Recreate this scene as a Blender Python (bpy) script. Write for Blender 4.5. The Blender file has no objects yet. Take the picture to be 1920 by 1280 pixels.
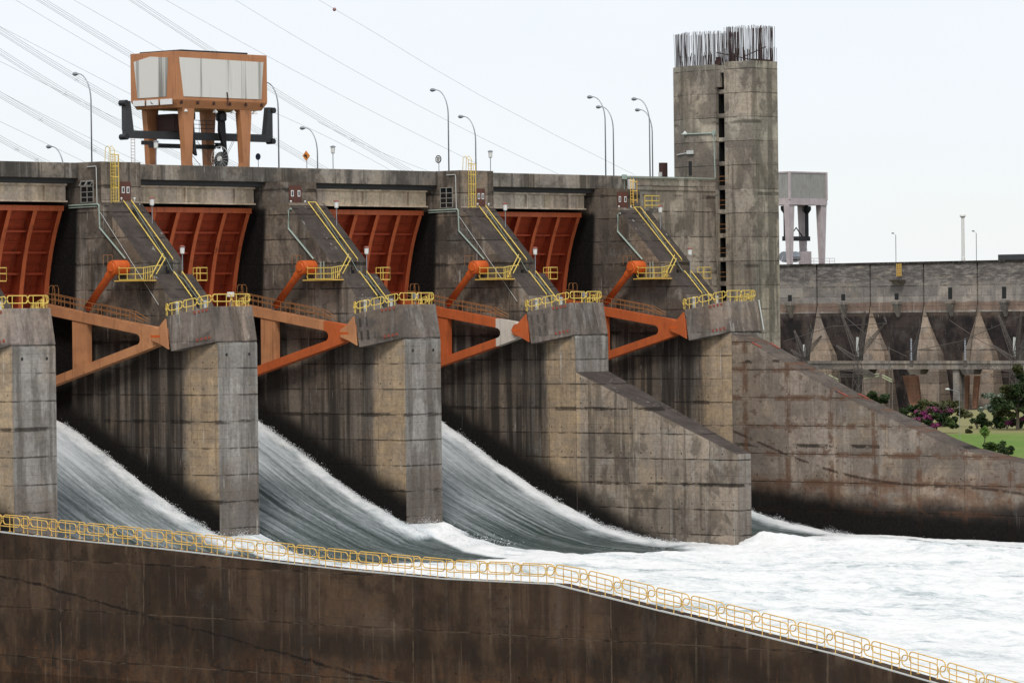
import bpy, bmesh, math, random
import numpy as np
from mathutils import Vector, Matrix, noise as mnoise
random.seed(7)
SC = bpy.context.scene
COL = SC.collection
# ---------------------------------------------------------------- camera geometry
# World: x = u (along the dam axis), y = -v (v = downstream), z up. Camera fitted to the photograph.
FPX = 8000.0
TH, PITCH, ROLL = math.radians(41.82273), math.radians(0.416218), 0.012
CC = Vector((-273.54159, -281.00482, 2.488675))
_c, _s = math.cos(TH), math.sin(TH)
_view = Vector((_c, _s, 0)); _R = Vector((_s, -_c, 0)); _U = Vector((0, 0, 1))
CF = _view * math.cos(PITCH) - _U * math.sin(PITCH)
_Up = _U * math.cos(PITCH) + _view * math.sin(PITCH)
CR = _R * math.cos(ROLL) - _Up * math.sin(ROLL)
CU = _Up * math.cos(ROLL) + _R * math.sin(ROLL)

def at(px, py, ax, val):
    """measured photo point -> (u, v, z) on the plane u / v / z = val"""
    d = CF * FPX + CR * (px - 960) - CU * (py - 640)
    i = 'uvz'.index(ax)
    if i == 1: val = -val
    q = CC + d * ((val - CC[i]) / d[i])
    return (q.x, -q.y, q.z)

def lerp(a, b, t): return tuple(a[i] + (b[i] - a[i]) * t for i in range(len(a)))
def interp(tab, x):
    if x <= tab[0][0]: return tab[0][1]
    for (a, fa), (b, fb) in zip(tab, tab[1:]):
        if x <= b: return fa + (fb - fa) * (x - a) / (b - a)
    return tab[-1][1]
def sstep(a, b, x):
    t = min(1.0, max(0.0, (x - a) / (b - a))); return t * t * (3 - 2 * t)

# ---------------------------------------------------------------- mesh helpers
ORG = {}
class MB:
    def __init__(self): self.v = []; self.f = []
    def add(self, vs, fs):
        o = len(self.v); self.v += [tuple(p) for p in vs]; self.f += [tuple(i + o for i in f) for f in fs]; return self
    def hexa(self, p):
        return self.add(p, [(0, 1, 2, 3), (4, 5, 6, 7), (0, 1, 5, 4), (1, 2, 6, 5), (2, 3, 7, 6), (3, 0, 4, 7)])
    def box(self, u0, u1, v0, v1, z0, z1):
        return self.hexa([(u0, v0, z0), (u1, v0, z0), (u1, v1, z0), (u0, v1, z0), (u0, v0, z1), (u1, v0, z1), (u1, v1, z1), (u0, v1, z1)])
    def prism(self, A, B):
        n = len(A)
        return self.add(list(A) + list(B), [tuple(range(n)), tuple(range(n, 2 * n))] + [(i, (i + 1) % n, n + (i + 1) % n, n + i) for i in range(n)])
    def pu(self, poly, a, b): return self.prism([(a, p[0], p[1]) for p in poly], [(b, p[0], p[1]) for p in poly])
    def pv(self, poly, a, b): return self.prism([(p[0], a, p[1]) for p in poly], [(p[0], b, p[1]) for p in poly])
    def pz(self, poly, a, b): return self.prism([(p[0], p[1], a) for p in poly], [(p[0], p[1], b) for p in poly])
    def tube(self, pts, r, n=6, closed=False, r2=None):
        pts = [Vector(p) for p in pts]; m = len(pts); vs = []; fs = []
        for i, p in enumerate(pts):
            if closed: d = pts[(i + 1) % m] - pts[i - 1]
            else: d = pts[min(i + 1, m - 1)] - pts[max(i - 1, 0)]
            if d.length < 1e-9: d = Vector((0, 0, 1))
            d.normalize()
            a = d.cross(Vector((0, 0, 1)))
            if a.length < 0.05: a = d.cross(Vector((1, 0, 0)))
            a.normalize(); b = d.cross(a)
            rr = r if r2 is None else r + (r2 - r) * i / max(1, m - 1)
            for k in range(n):
                t = 2 * math.pi * k / n
                vs.append(p + a * (rr * math.cos(t)) + b * (rr * math.sin(t)))
        L = m if closed else m - 1
        for i in range(L):
            for k in range(n):
                j = (i + 1) % m; k2 = (k + 1) % n
                fs.append((i * n + k, i * n + k2, j * n + k2, j * n + k))
        if not closed: fs += [tuple(range(n)), tuple(range((m - 1) * n, m * n))]
        return self.add(vs, fs)
    def lathe(self, c, prof, n=16, axis='z'):
        vs = []; fs = []
        for r, h in prof:
            for k in range(n):
                t = 2 * math.pi * k / n; x, y = r * math.cos(t), r * math.sin(t)
                if axis == 'z': vs.append((c[0] + x, c[1] + y, c[2] + h))
                elif axis == 'u': vs.append((c[0] + h, c[1] + x, c[2] + y))
                else: vs.append((c[0] + x, c[1] + h, c[2] + y))
        for i in range(len(prof) - 1):
            for k in range(n): fs.append((i * n + k, i * n + (k + 1) % n, (i + 1) * n + (k + 1) % n, (i + 1) * n + k))
        fs += [tuple(range(n)), tuple(range((len(prof) - 1) * n, len(prof) * n))]
        return self.add(vs, fs)
    def build(self, name, mat, parent=None, org=None, smooth=False, bevel=0):
        o0 = ORG[parent] if parent else (org or (0, 0, 0))
        me = bpy.data.meshes.new(name)
        me.from_pydata([(x - o0[0], -(y - o0[1]), z - o0[2]) for x, y, z in self.v], [], self.f)
        bm = bmesh.new(); bm.from_mesh(me)
        bmesh.ops.recalc_face_normals(bm, faces=bm.faces)
        if bevel:
            es = [e for e in bm.edges if len(e.link_faces) == 2 and e.calc_face_angle(0) > .5]
            bmesh.ops.bevel(bm, geom=es, offset=bevel, segments=1, affect='EDGES', clamp_overlap=True)
        bm.to_mesh(me); bm.free()
        if smooth:
            me.polygons.foreach_set('use_smooth', [True] * len(me.polygons))
        if mat: me.materials.append(mat)
        o = bpy.data.objects.new(name, me); COL.objects.link(o)
        if parent: o.parent = parent
        else: o.location = (o0[0], -o0[1], o0[2])
        ORG[o] = o0
        return o

def tag(o, label=None, cat=None, group=None, kind=None):
    if label: o['label'] = label
    if cat: o['category'] = cat
    if group: o['group'] = group
    if kind: o['kind'] = kind
    return o
def thing(name, label, cat, org, group=None):
    o = bpy.data.objects.new(name, None); COL.objects.link(o)
    o.location = (org[0], -org[1], org[2]); o.empty_display_size = .5; ORG[o] = tuple(org)
    return tag(o, label, cat, group)
def copy_tree(o, loc=None, parent=None):
    c = o.copy(); COL.objects.link(c)
    if parent: c.parent = parent
    if loc: c.location = (loc[0], -loc[1], loc[2])
    for ch in list(o.children): copy_tree(ch, None, c)
    return c

# ---------------------------------------------------------------- node helpers
class NT:
    def __init__(self, name):
        self.m = bpy.data.materials.new(name); self.m.use_nodes = True
        self.t = self.m.node_tree; self.n = self.t.nodes; self.l = self.t.links
        self.n.clear()
        self.out = self.n.new('ShaderNodeOutputMaterial'); self.bsdf = self.n.new('ShaderNodeBsdfPrincipled')
        self.l.new(self.bsdf.outputs[0], self.out.inputs[0])
        g = self.n.new('ShaderNodeNewGeometry'); self.pos = g.outputs['Position']; self.nrm = g.outputs['True Normal']
        s = self.n.new('ShaderNodeSeparateXYZ'); self.l.new(self.pos, s.inputs[0]); self.x, self.y, self.z = s.outputs
        s = self.n.new('ShaderNodeSeparateXYZ'); self.l.new(self.nrm, s.inputs[0]); self.nx, self.ny, self.nz = s.outputs
    def _s(self, inp, v):
        if isinstance(v, (int, float)): inp.default_value = v
        elif isinstance(v, tuple): inp.default_value = v if len(v) == len(inp.default_value) else (*v, 1)
        else: self.l.new(v, inp)
    def math(self, op, a, b=0.0, clamp=False):
        n = self.n.new('ShaderNodeMath'); n.operation = op; n.use_clamp = clamp; self._s(n.inputs[0], a); self._s(n.inputs[1], b); return n.outputs[0]
    def mul(self, a, b): return self.math('MULTIPLY', a, b)
    def addm(self, a, b): return self.math('ADD', a, b)
    def vec(self, a, b, c):
        n = self.n.new('ShaderNodeCombineXYZ'); self._s(n.inputs[0], a); self._s(n.inputs[1], b); self._s(n.inputs[2], c); return n.outputs[0]
    def sv(self, sx, sy, sz, off=0.0):
        n = self.n.new('ShaderNodeMapping'); n.inputs['Scale'].default_value = (sx, sy, sz); n.inputs['Location'].default_value = (off, off * .7, off * 1.3)
        self.l.new(self.pos, n.inputs[0]); return n.outputs[0]
    def noise(self, vec, scale=1.0, detail=4, rough=.55, dist=0.0):
        n = self.n.new('ShaderNodeTexNoise'); n.inputs['Scale'].default_value = scale; n.inputs['Detail'].default_value = detail
        n.inputs['Roughness'].default_value = rough; n.inputs['Distortion'].default_value = dist
        self.l.new(vec, n.inputs['Vector']); return n.outputs[0]
    def map(self, v, a, b, c=0.0, d=1.0):
        n = self.n.new('ShaderNodeMapRange'); n.interpolation_type = 'SMOOTHSTEP'; self._s(n.inputs[0], v)
        for i, k in enumerate((a, b, c, d)): n.inputs[i + 1].default_value = k
        return n.outputs[0]
    def mix(self, f, a, b, mode='MIX'):
        n = self.n.new('ShaderNodeMix'); n.data_type = 'RGBA'; n.blend_type = mode
        self._s(n.inputs[0], f); self._s(n.inputs[6], a); self._s(n.inputs[7], b); return n.outputs[2]
    def line(self, coord, period, width, off=0.0):
        """1 on thin lines every `period` metres"""
        a = self.math('FRACT', self.addm(self.mul(coord, 1.0 / period), off))
        d = self.math('ABSOLUTE', self.math('SUBTRACT', a, .5))
        return self.map(d, .5 - width / period, .5 - width / period * .45)
    def attr(self, name):
        n = self.n.new('ShaderNodeAttribute'); n.attribute_name = name; return n.outputs['Fac']
    def bump(self, h, strength=.3, dist=.05):
        n = self.n.new('ShaderNodeBump'); n.inputs['Strength'].default_value = strength; n.inputs['Distance'].default_value = dist
        self.l.new(h, n.inputs['Height']); self.l.new(n.outputs[0], self.bsdf.inputs['Normal'])
    def fin(self, col, rough=.85, spec=.3, metal=0.0):
        self._s(self.bsdf.inputs['Base Color'], col); self._s(self.bsdf.inputs['Roughness'], rough)
        self._s(self.bsdf.inputs['Specular IOR Level'], spec); self._s(self.bsdf.inputs['Metallic'], metal); return self.m

def concrete(name, a=(.24, .215, .18), b=(.17, .15, .13), dark=(.035, .03, .027), streak=.6, blotch=.5, jz=2.4, jh=5.0, joint=.75, joff=0.0,
             light=.25, seed=0.0, extra=None, hcoord=None, post=None):
    a = (a[0] * 1.04, a[1] * .99, a[2] * .95); b = (b[0] * 1.02, b[1] * .98, b[2] * .95)
    n = NT(name)
    big = n.noise(n.sv(.11, .11, .11, seed), 1, 5, .6)
    c = n.mix(n.map(big, .35, .65), a, b)
    fb = n.noise(n.sv(.25, .25, 2.6, seed), 1, 3)          # board marks of the shuttering
    c = n.mix(n.map(fb, .3, .7, 0, .35), c, tuple(x * .72 for x in a))
    # casting panels: each lift a slightly different grey
    hc = hcoord(n) if hcoord else n.addm(n.x, n.y)
    wn = n.n.new('ShaderNodeTexWhiteNoise'); wn.noise_dimensions = '2D'
    n.l.new(n.vec(n.math('FLOOR', n.addm(n.mul(hc, 1 / jh), .3)), n.math('FLOOR', n.addm(n.mul(n.z, 1 / jz), joff)), 0.0), wn.inputs['Vector'])
    c = n.mix(n.mul(n.map(wn.outputs[0], .35, 1), .42), c, tuple(x * .5 for x in b))
    c = n.mix(n.mul(n.map(wn.outputs[0], .3, .0), .30), c, tuple(min(.6, x * 1.45) for x in a))
    bei = n.map(n.noise(n.sv(.13, .13, .16, seed + 33), 1, 7, .62, .4), .50, .60)
    c = n.mix(n.mul(bei, .30), c, (min(.6, a[0] * 1.5), min(.5, a[1] * 1.34), a[2] * 1.12))
    pale = n.math('MAXIMUM', n.map(n.noise(n.sv(1.1, 1.1, .06, seed + 7), 1, 4, .6), .54, .66), n.map(n.noise(n.sv(.22, .22, .3, seed + 9), 1, 6, .65), .55, .66))
    c = n.mix(n.mul(pale, light), c, (.42, .40, .36))
    st = n.noise(n.sv(.75, .75, .035, seed + 3), 1, 5, .65)
    bl = n.noise(n.sv(.30, .30, .22, seed + 11), 1, 7, .65, .4)
    dk = n.math('MAXIMUM', n.mul(n.map(st, .47, .60), streak), n.mul(n.map(bl, .49, .60), blotch))
    dk = n.math('MAXIMUM', dk, n.mul(n.map(n.noise(n.sv(.09, .09, .10, seed + 15), 1, 8, .66, .6), .50, .57), blotch * .85))
    if extra: c, dk = extra(n, c, dk)
    c = n.mix(n.math('MINIMUM', dk, 1.0), c, dark)
    brk = n.map(n.noise(n.sv(.5, .5, .9, seed + 5), 1, 3), .36, .56)
    zw = n.addm(n.z, n.mul(n.noise(n.sv(1.6, 1.6, 1.6), 1, 5, .7), .16))
    jl = n.math('MAXIMUM', n.line(zw, jz, .085, joff), n.mul(n.line(n.addm(hc, n.mul(n.noise(n.sv(.9, .9, .9, 2), 1, 4), .12)), jh, .06, .3), .6))
    heavy = n.mul(n.line(zw, jz * 3, .26, joff), n.map(n.noise(n.sv(.28, .28, .5, seed + 6), 1, 4, .6), .48, .56))
    tie = n.math('SQRT', n.addm(n.math('POWER', n.mul(n.math('SUBTRACT', n.math('FRACT', n.mul(hc, 1 / 1.3)), .5), 1.3), 2), n.math('POWER', n.mul(n.math('SUBTRACT', n.math('FRACT', n.addm(n.mul(n.z, 1 / jz), joff + .3)), .5), jz), 2)))
    tie = n.mul(n.map(tie, .11, .06), n.map(n.noise(n.sv(.5, .5, .4, seed + 8), 1, 2), .5, .54))
    thin = n.mul(n.mul(n.line(n.z, jz / 3, .03, joff), .45), n.map(n.noise(n.sv(.35, .35, .7, seed + 25), 1, 3), .46, .56))
    c = n.mix(n.mul(n.math('MAXIMUM', n.math('MAXIMUM', n.mul(jl, brk), thin), n.math('MAXIMUM', heavy, tie)), joint), c, (.014, .011, .009))
    lime = n.mul(n.map(n.noise(n.sv(2.2, 2.2, .10, seed + 19), 1, 3, .5), .64, .70), n.map(n.noise(n.sv(.3, .3, .3, seed + 20), 1, 2), .5, .6))
    c = n.mix(n.mul(lime, light), c, (.62, .58, .52))
    if post: c = post(n, c)
    f = n.noise(n.sv(3, 3, 3), 1, 8, .7)
    c = n.mix(n.map(f, .3, .75, 0, .4), c, (.03, .027, .025))
    n.bump(n.addm(n.mul(f, .5), n.addm(n.mul(jl, -.6), n.mul(fb, .3))), .45, .06)
    return n.fin(c, .92, .06)

def paint(name, col, wear=(.05, .03, .02), amt=.35, rough=.5, fade=None, seed=0.0, streak=.4):
    n = NT(name); amt *= 1.35; streak *= 1.4
    c = col
    if fade: c = n.mix(n.map(n.noise(n.sv(.5, .5, .5, seed), 1, 4), .38, .62), col, fade)
    else: c = n.mix(n.map(n.noise(n.sv(.6, .6, .4, seed), 1, 5), .35, .7, 0, .45), col, tuple(x * .65 for x in col))
    w = n.map(n.noise(n.sv(1.6, 1.6, .5, seed + 2), 1, 7, .65), .55, .72, 0, amt)
    s = n.map(n.noise(n.sv(3.2, 3.2, .12, seed + 4), 1, 4, .6), .55, .72, 0, streak)
    c = n.mix(n.math('MAXIMUM', w, s), c, wear)
    n.bump(n.noise(n.sv(5, 5, 5), 1, 5), .12, .02)
    return n.fin(c, rough, .35)

def plain(name, col, rough=.6, metal=0.0, var=.3):
    n = NT(name)
    c = n.mix(n.map(n.noise(n.sv(2, 2, 2), 1, 4), .3, .7, 0, var), col, tuple(x * .5 for x in col))
    return n.fin(c, rough, .4, metal)

# ---- concrete variants
def ex_pier(n, c, dk):
    # nose face (points downstream): pale grey. Side faces: tan strip behind the nose, black algae upstream of it.
    vv = n.mul(n.y, -1.0)
    wob = n.mul(n.math('SUBTRACT', n.noise(n.sv(.45, .45, .13, 4), 1, 5, .65), .5), 2.6)
    vw = n.addm(vv, wob)
    nose = n.mul(n.map(n.mul(n.ny, -1.0), .6, .8), n.map(vv, -1.2, -.8))
    side = n.map(n.math('ABSOLUTE', n.nx), .6, .8)
    tan = n.mul(n.mul(n.map(vw, -4.4, -3.6), n.map(vw, .9, .4)), n.map(n.addm(n.z, wob), .3, -.9))
    low = n.map(n.addm(n.z, n.mul(wob, 1.3)), -10.5, -14.5)
    tan_c = n.mix(n.map(n.noise(n.sv(.4, .4, 1.2, 9), 1, 5), .35, .7), (.60, .43, .26), (.44, .335, .225))
    c = n.mix(n.mul(side, n.mul(tan, n.map(n.noise(n.sv(.5, .5, .4, 41), 1, 6, .65), .34, .64, .97, .5))), c, tan_c)
    c = n.mix(n.mul(nose, n.map(n.noise(n.sv(.25, .25, .4, 12), 1, 6, .65), .3, .6, .35, .8)), c, n.mix(n.map(n.noise(n.sv(1.1, 1.1, .12, 2), 1, 6, .6), .4, .6), (.41, .39, .36), (.19, .18, .165)))
    c = n.mix(n.mul(nose, n.mul(low, .55)), c, (.16, .125, .10))
    streaks = n.map(n.noise(n.sv(.9, .9, .03, 21), 1, 5, .6), .36, .58)
    up = n.mul(n.map(vw, -2.9, -5.0), n.map(n.z, 3.2, -.5))
    dk2 = n.mul(side, n.mul(up, n.addm(.42, n.mul(streaks, .5))))
    # permanently wet zone above the water line, following the chute profile
    wet = n.map(n.math('SUBTRACT', n.addm(n.z, n.mul(wob, .8)), n.addm(n.mul(n.map(vv, -24, 14), -15.0), -3.4)), 3.2, .2)
    lowwet = n.mul(side, n.mul(n.map(n.math('SUBTRACT', n.addm(n.z, n.mul(wob, .7)), n.addm(n.mul(vv, -.50), -18.3)), 4.6, 1.6), n.map(n.z, -2., -4.)))
    mid = n.mul(side, n.mul(n.map(vw, -6, -9), n.mul(n.map(n.noise(n.sv(.35, .35, .2, 13), 1, 6, .65), .42, .62), .72)))
    bay_shade = n.mul(side, n.mul(n.map(n.addm(n.addm(vv, n.mul(n.z, -.06)), n.mul(wob, .12)), -19.1, -19.7), n.map(n.z, 13.0, 12.4)))  # deep shade of the bay by the gate, put into the side colour
    dk = n.mul(dk, n.math('SUBTRACT', 1.0, n.mul(nose, .55)))
    dk = n.mul(dk, n.math('SUBTRACT', 1.0, n.mul(n.mul(side, tan), .6)))
    dk = n.math('MAXIMUM', dk, n.math('MAXIMUM', dk2, n.math('MAXIMUM', n.mul(lowwet, .97), n.math('MAXIMUM', mid, n.mul(bay_shade, .97)))))
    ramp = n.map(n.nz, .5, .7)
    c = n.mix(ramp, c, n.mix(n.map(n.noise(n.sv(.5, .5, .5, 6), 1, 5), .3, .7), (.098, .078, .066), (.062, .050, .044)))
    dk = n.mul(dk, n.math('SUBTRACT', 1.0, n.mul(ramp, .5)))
    return c, dk
BLACK = (.006, .0055, .005)
def po_pier(n, c):
    vv = n.mul(n.y, -1.0); side = n.map(n.math('ABSOLUTE', n.nx), .6, .8)
    wob = n.mul(n.math('SUBTRACT', n.noise(n.sv(.45, .45, .3, 4), 1, 6, .65), .5), 3.0)
    # slime band above the water, rising with the chute, and the bay's shade painted black beside the gate
    zrel = n.addm(n.addm(n.z, wob), n.addm(n.mul(vv, .47), 18.2))
    band = n.mul(n.map(zrel, 4.8, 1.2), n.map(vv, 23.0, 17.0))
    gate_shade = n.map(n.addm(n.addm(vv, n.mul(n.z, -.06)), n.mul(wob, .12)), -18.9, -19.9)
    gate_shade = n.mul(gate_shade, n.map(n.z, 13.2, 12.6))
    m = n.mul(side, n.math('MAXIMUM', band, gate_shade))
    return n.mix(n.mul(m, .96), c, BLACK)
def po_wing(n, c):
    vv = n.mul(n.y, -1.0)
    wob = n.mul(n.math('SUBTRACT', n.noise(n.sv(.3, .3, .3, 4), 1, 6, .65), .5), 2.4)
    m = n.map(n.addm(n.addm(n.z, wob), n.map(vv, 0, 26, -2.6, 0)), -17.5, -19.6)
    hc = n.addm(n.y, n.mul(n.noise(n.sv(.9, .9, .9, 2), 1, 4), .12))
    rj = n.math('MAXIMUM', n.line(hc, 5.6, .5, .3), n.line(n.addm(n.z, n.mul(n.noise(n.sv(1.6, 1.6, 1.6), 1, 5, .7), .16)), 2.9, .42, .35))
    rj = n.mul(rj, n.map(n.noise(n.sv(.45, .45, .6, 51), 1, 6, .7), .44, .56))
    c = n.mix(n.mul(rj, .75), c, (.135, .07, .042))
    ol = n.math('ABSOLUTE', n.addm(n.addm(n.z, 13.6), n.mul(n.math('SUBTRACT', vv, 10), n.map(vv, 0, 34, .32, .10))))
    ol = n.mul(n.map(ol, .22, .06), n.map(n.noise(n.sv(.6, .6, .6, 3), 1, 4), .38, .5))
    c = n.mix(n.mul(ol, .8), c, (.05, .03, .022))
    return n.mix(n.mul(m, .95), c, BLACK)
def po_fg(n, c):
    pn = n.noise(n.sv(1.3, 1.3, 1.3, 61), 1, 5, .7)
    jv = n.line(n.addm(n.y, n.mul(pn, .25)), 8.1, .09, .3); jh_ = n.line(n.addm(n.z, n.mul(pn, .10)), 3.3, .06, .2)
    pale = n.mul(n.math('MAXIMUM', jv, jh_), n.map(n.noise(n.sv(.35, .35, .35, 63), 1, 4, .6), .44, .54))
    c = n.mix(n.mul(pale, .6), c, (.17, .12, .08))
    wp_ = n.map(n.noise(n.sv(.5, .5, .22, 68), 1, 8, .68), .46, .70)
    c = n.mix(n.mul(wp_, .55), c, (.125, .078, .046))
    vs_ = n.mul(n.map(n.noise(n.sv(1.8, 1.8, .08, 69), 1, 5, .6), .55, .64), n.map(n.noise(n.sv(.2, .2, .3, 70), 1, 3), .45, .58))
    c = n.mix(n.mul(vs_, .5), c, (.15, .105, .07))
    lowz = n.map(n.z, -17.8, -19.2)
    drip = n.mul(n.mul(n.line(n.addm(n.y, n.mul(n.noise(n.sv(.2, .2, .2, 65), 1, 2), 3)), 2.7, .07, .1), n.map(n.noise(n.sv(.8, .8, .5, 66), 1, 3), .5, .58)), lowz)
    orange = n.mul(n.map(n.noise(n.sv(1.6, 1.6, 3.5, 67), 1, 5, .7), .60, .66), lowz)
    return n.mix(n.mul(n.math('MAXIMUM', n.mul(drip, .4), n.mul(orange, .45)), .6), c, (.20, .09, .04))
def ex_wing(n, c, dk):
    wob = n.mul(n.math('SUBTRACT', n.noise(n.sv(.25, .25, .25, 4), 1, 6, .65), .5), 3.5)
    zz = n.addm(n.z, wob)
    rust = n.mul(n.map(zz, -14.2, -16.0), n.map(n.noise(n.sv(.4, .4, .6, 14), 1, 5), .35, .6))
    c = n.mix(n.mul(rust, .7), c, (.20, .105, .06))
    pat = n.map(n.noise(n.sv(.5, .5, .9, 31), 1, 7, .7), .58, .63)
    c = n.mix(n.mul(pat, .6), c, (.14, .08, .055))
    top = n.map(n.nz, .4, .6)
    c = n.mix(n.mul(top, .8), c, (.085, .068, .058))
    wet = n.map(n.addm(n.z, n.mul(wob, .8)), -16.2, -18.4)
    dk = n.math('MAXIMUM', n.mul(dk, .75), n.mul(wet, .95))
    return c, dk
def ex_fg(n, c, dk):
    wob = n.mul(n.math('SUBTRACT', n.noise(n.sv(.5, .5, .5, 4), 1, 6, .65), .5), 2.0)
    rust = n.mul(n.map(n.addm(n.z, wob), -18.8, -20.4), n.map(n.noise(n.sv(.7, .7, .9, 14), 1, 6, .7), .42, .62))
    c = n.mix(n.mul(rust, .8), c, (.13, .062, .03))
    wet = n.mul(n.map(n.addm(n.z, wob), -17.2, -18.2), n.map(n.addm(n.z, wob), -20.0, -18.8))
    dk = n.math('MAXIMUM', n.mul(dk, .8), n.mul(wet, .6))
    # old scour line of the dry chute
    pr = n.math('ABSOLUTE', n.addm(n.addm(n.addm(n.z, n.mul(n.noise(n.sv(.6, .6, .6, 71), 1, 5, .65), .7)), 15.75), n.mul(n.math('SUBTRACT', n.mul(n.y, -1), 68), .152)))
    dk = n.math('MAXIMUM', dk, n.mul(n.map(pr, .16, .04), .9))
    # pale lime runs at the joints
    lime = n.mul(n.line(n.y, 8.1, .12, .12), n.map(n.noise(n.sv(1, 1, .5, 17), 1, 4), .45, .6))
    c = n.mix(n.mul(lime, .55), c, (.2, .16, .11))
    return c, dk
def ex_fardam(n, c, dk):
    zz = n.addm(n.z, n.mul(n.math('SUBTRACT', n.noise(n.sv(.2, .2, .2, 4), 1, 5, .65), .5), 1.2))
    band = n.mul(n.map(zz, .9, 1.5), n.map(zz, 3.5, 3.1))
    c = n.mix(n.mul(band, .75), c, (.26, .155, .105))
    tops = n.mul(n.map(zz, 5.5, 9.), n.map(n.noise(n.sv(.35, .35, 1.4, 14), 1, 6, .7), .36, .56))
    dk = n.math('MAXIMUM', n.mul(dk, .7), n.mul(tops, .72))
    return c, dk
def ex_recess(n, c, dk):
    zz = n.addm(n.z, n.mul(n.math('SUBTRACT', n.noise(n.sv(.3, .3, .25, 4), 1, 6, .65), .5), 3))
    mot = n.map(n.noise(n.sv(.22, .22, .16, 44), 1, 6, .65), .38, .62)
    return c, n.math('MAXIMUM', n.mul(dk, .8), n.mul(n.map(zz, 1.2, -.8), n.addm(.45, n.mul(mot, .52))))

M = {}
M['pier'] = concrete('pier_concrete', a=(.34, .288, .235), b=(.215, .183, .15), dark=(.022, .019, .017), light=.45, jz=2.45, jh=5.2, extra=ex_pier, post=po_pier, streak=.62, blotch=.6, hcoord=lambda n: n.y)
M['cap'] = concrete('trunnion_beam_concrete', a=(.30, .258, .228), b=(.20, .172, .152), streak=.5, blotch=.45, jz=3.6, jh=2.1, joint=.3, light=.35, seed=3)
M['dam'] = concrete('parapet_concrete', a=(.31, .285, .25), b=(.19, .175, .155), streak=.7, blotch=.6, jz=4.7, jh=4.2, joint=.5, seed=5, light=.3)
M['lintel'] = concrete('bulkhead_concrete', a=(.74, .62, .46), b=(.62, .52, .39), streak=.35, blotch=.2, jz=6, jh=9, joint=.2, seed=8, light=.2)
M['abut'] = concrete('abutment_concrete', a=(.52, .45, .37), b=(.37, .315, .262), streak=.5, blotch=.55, jz=2.75, jh=5.5, joint=.7, seed=12, joff=.2)
M['tower'] = concrete('tower_concrete', a=(.44, .395, .335), b=(.315, .285, .245), streak=.55, blotch=.55, jz=2.66, jh=40, joint=.55, seed=15, light=.12, joff=.1)
M['wing'] = concrete('wing_wall_concrete', a=(.40, .34, .285), b=(.265, .225, .19), streak=.5, blotch=.5, jz=2.9, jh=5.6, joint=.8, seed=19, extra=ex_wing, post=po_wing, hcoord=lambda n: n.y, joff=.35)
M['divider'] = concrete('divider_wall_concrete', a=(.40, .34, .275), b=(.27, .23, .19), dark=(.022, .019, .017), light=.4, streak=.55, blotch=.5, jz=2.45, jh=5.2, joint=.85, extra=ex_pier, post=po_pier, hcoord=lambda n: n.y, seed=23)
M['fg'] = concrete('dark_wall_concrete', a=(.095, .063, .042), b=(.05, .034, .023), dark=(.015, .011, .009), streak=.6, blotch=.7, jz=3.3, jh=8.1, joint=.7, light=.05, seed=27, extra=ex_fg, post=po_fg, hcoord=lambda n: n.y, joff=.2)
M['fardam'] = concrete('old_dam_concrete', a=(.43, .40, .365), b=(.30, .28, .26), dark=(.06, .055, .057), streak=.5, blotch=.5, jz=2.4, jh=40, joint=.5, seed=31, extra=ex_fardam, hcoord=lambda n: n.y)
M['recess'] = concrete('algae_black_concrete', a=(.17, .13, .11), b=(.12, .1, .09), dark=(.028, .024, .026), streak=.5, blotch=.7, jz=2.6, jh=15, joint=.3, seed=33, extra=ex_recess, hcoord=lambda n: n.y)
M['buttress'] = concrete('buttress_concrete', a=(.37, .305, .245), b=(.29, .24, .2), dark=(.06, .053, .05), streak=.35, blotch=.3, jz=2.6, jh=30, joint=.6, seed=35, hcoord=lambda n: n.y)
M['buttress_shaded'] = concrete('buttress_shaded_concrete', a=(.10, .095, .092), b=(.07, .067, .066), dark=(.03, .03, .03), streak=.4, blotch=.4, jz=2.6, jh=30, joint=.6, seed=37, hcoord=lambda n: n.y)  # darker copy of the buttress concrete, shade painted into the left facets
M['ochre'] = concrete('ochre_concrete', a=(.46, .235, .145), b=(.36, .195, .13), dark=(.06, .045, .04), streak=.3, blotch=.3, jz=4, jh=9, joint=.3, seed=39, light=.05)
M['viaduct'] = concrete('viaduct_concrete', a=(.34, .315, .285), b=(.25, .23, .21), streak=.4, blotch=.3, jz=9, jh=9, joint=.4, seed=41, hcoord=lambda n: n.y)
M['dark_concrete'] = concrete('damp_concrete', a=(.05, .045, .04), b=(.035, .03, .028), dark=(.01, .009, .008), seed=43)
M['pocket_shade'] = concrete('pocket_shade_concrete', a=(.13, .115, .10), b=(.08, .07, .062), jz=9, jh=9, joint=.1, seed=47)
M['gate'] = paint('gate_red_paint', (.42, .068, .026), amt=.35, seed=1, streak=.5)
M['gate_flange'] = paint('gate_flange_paint', (.64, .15, .055), amt=.3, seed=2)
M['arm_faded'] = paint('faded_orange_paint', (.54, .25, .115), wear=(.13, .055, .025), fade=(.44, .20, .095), amt=.3, seed=5, streak=.3)
M['arm_orange'] = paint('orange_red_paint', (.52, .12, .036), wear=(.16, .05, .025), amt=.3, seed=6, streak=.25)
M['white_primer'] = paint('white_primer_paint', (.62, .55, .47), wear=(.28, .2, .13), amt=.4, seed=7)
M['hoist'] = paint('hoist_orange_paint', (.62, .115, .022), wear=(.25, .07, .025), amt=.25, seed=8, streak=.2)
M['yellow'] = paint('yellow_rail_paint', (.76, .55, .12), wear=(.3, .16, .04), amt=.3, seed=9)
M['yellow_old'] = paint('mustard_rail_paint', (.80, .50, .11), wear=(.32, .14, .03), amt=.35, seed=10)
M['rail_rust'] = paint('rusty_rail_paint', (.34, .15, .055), amt=.3, seed=11)
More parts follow.
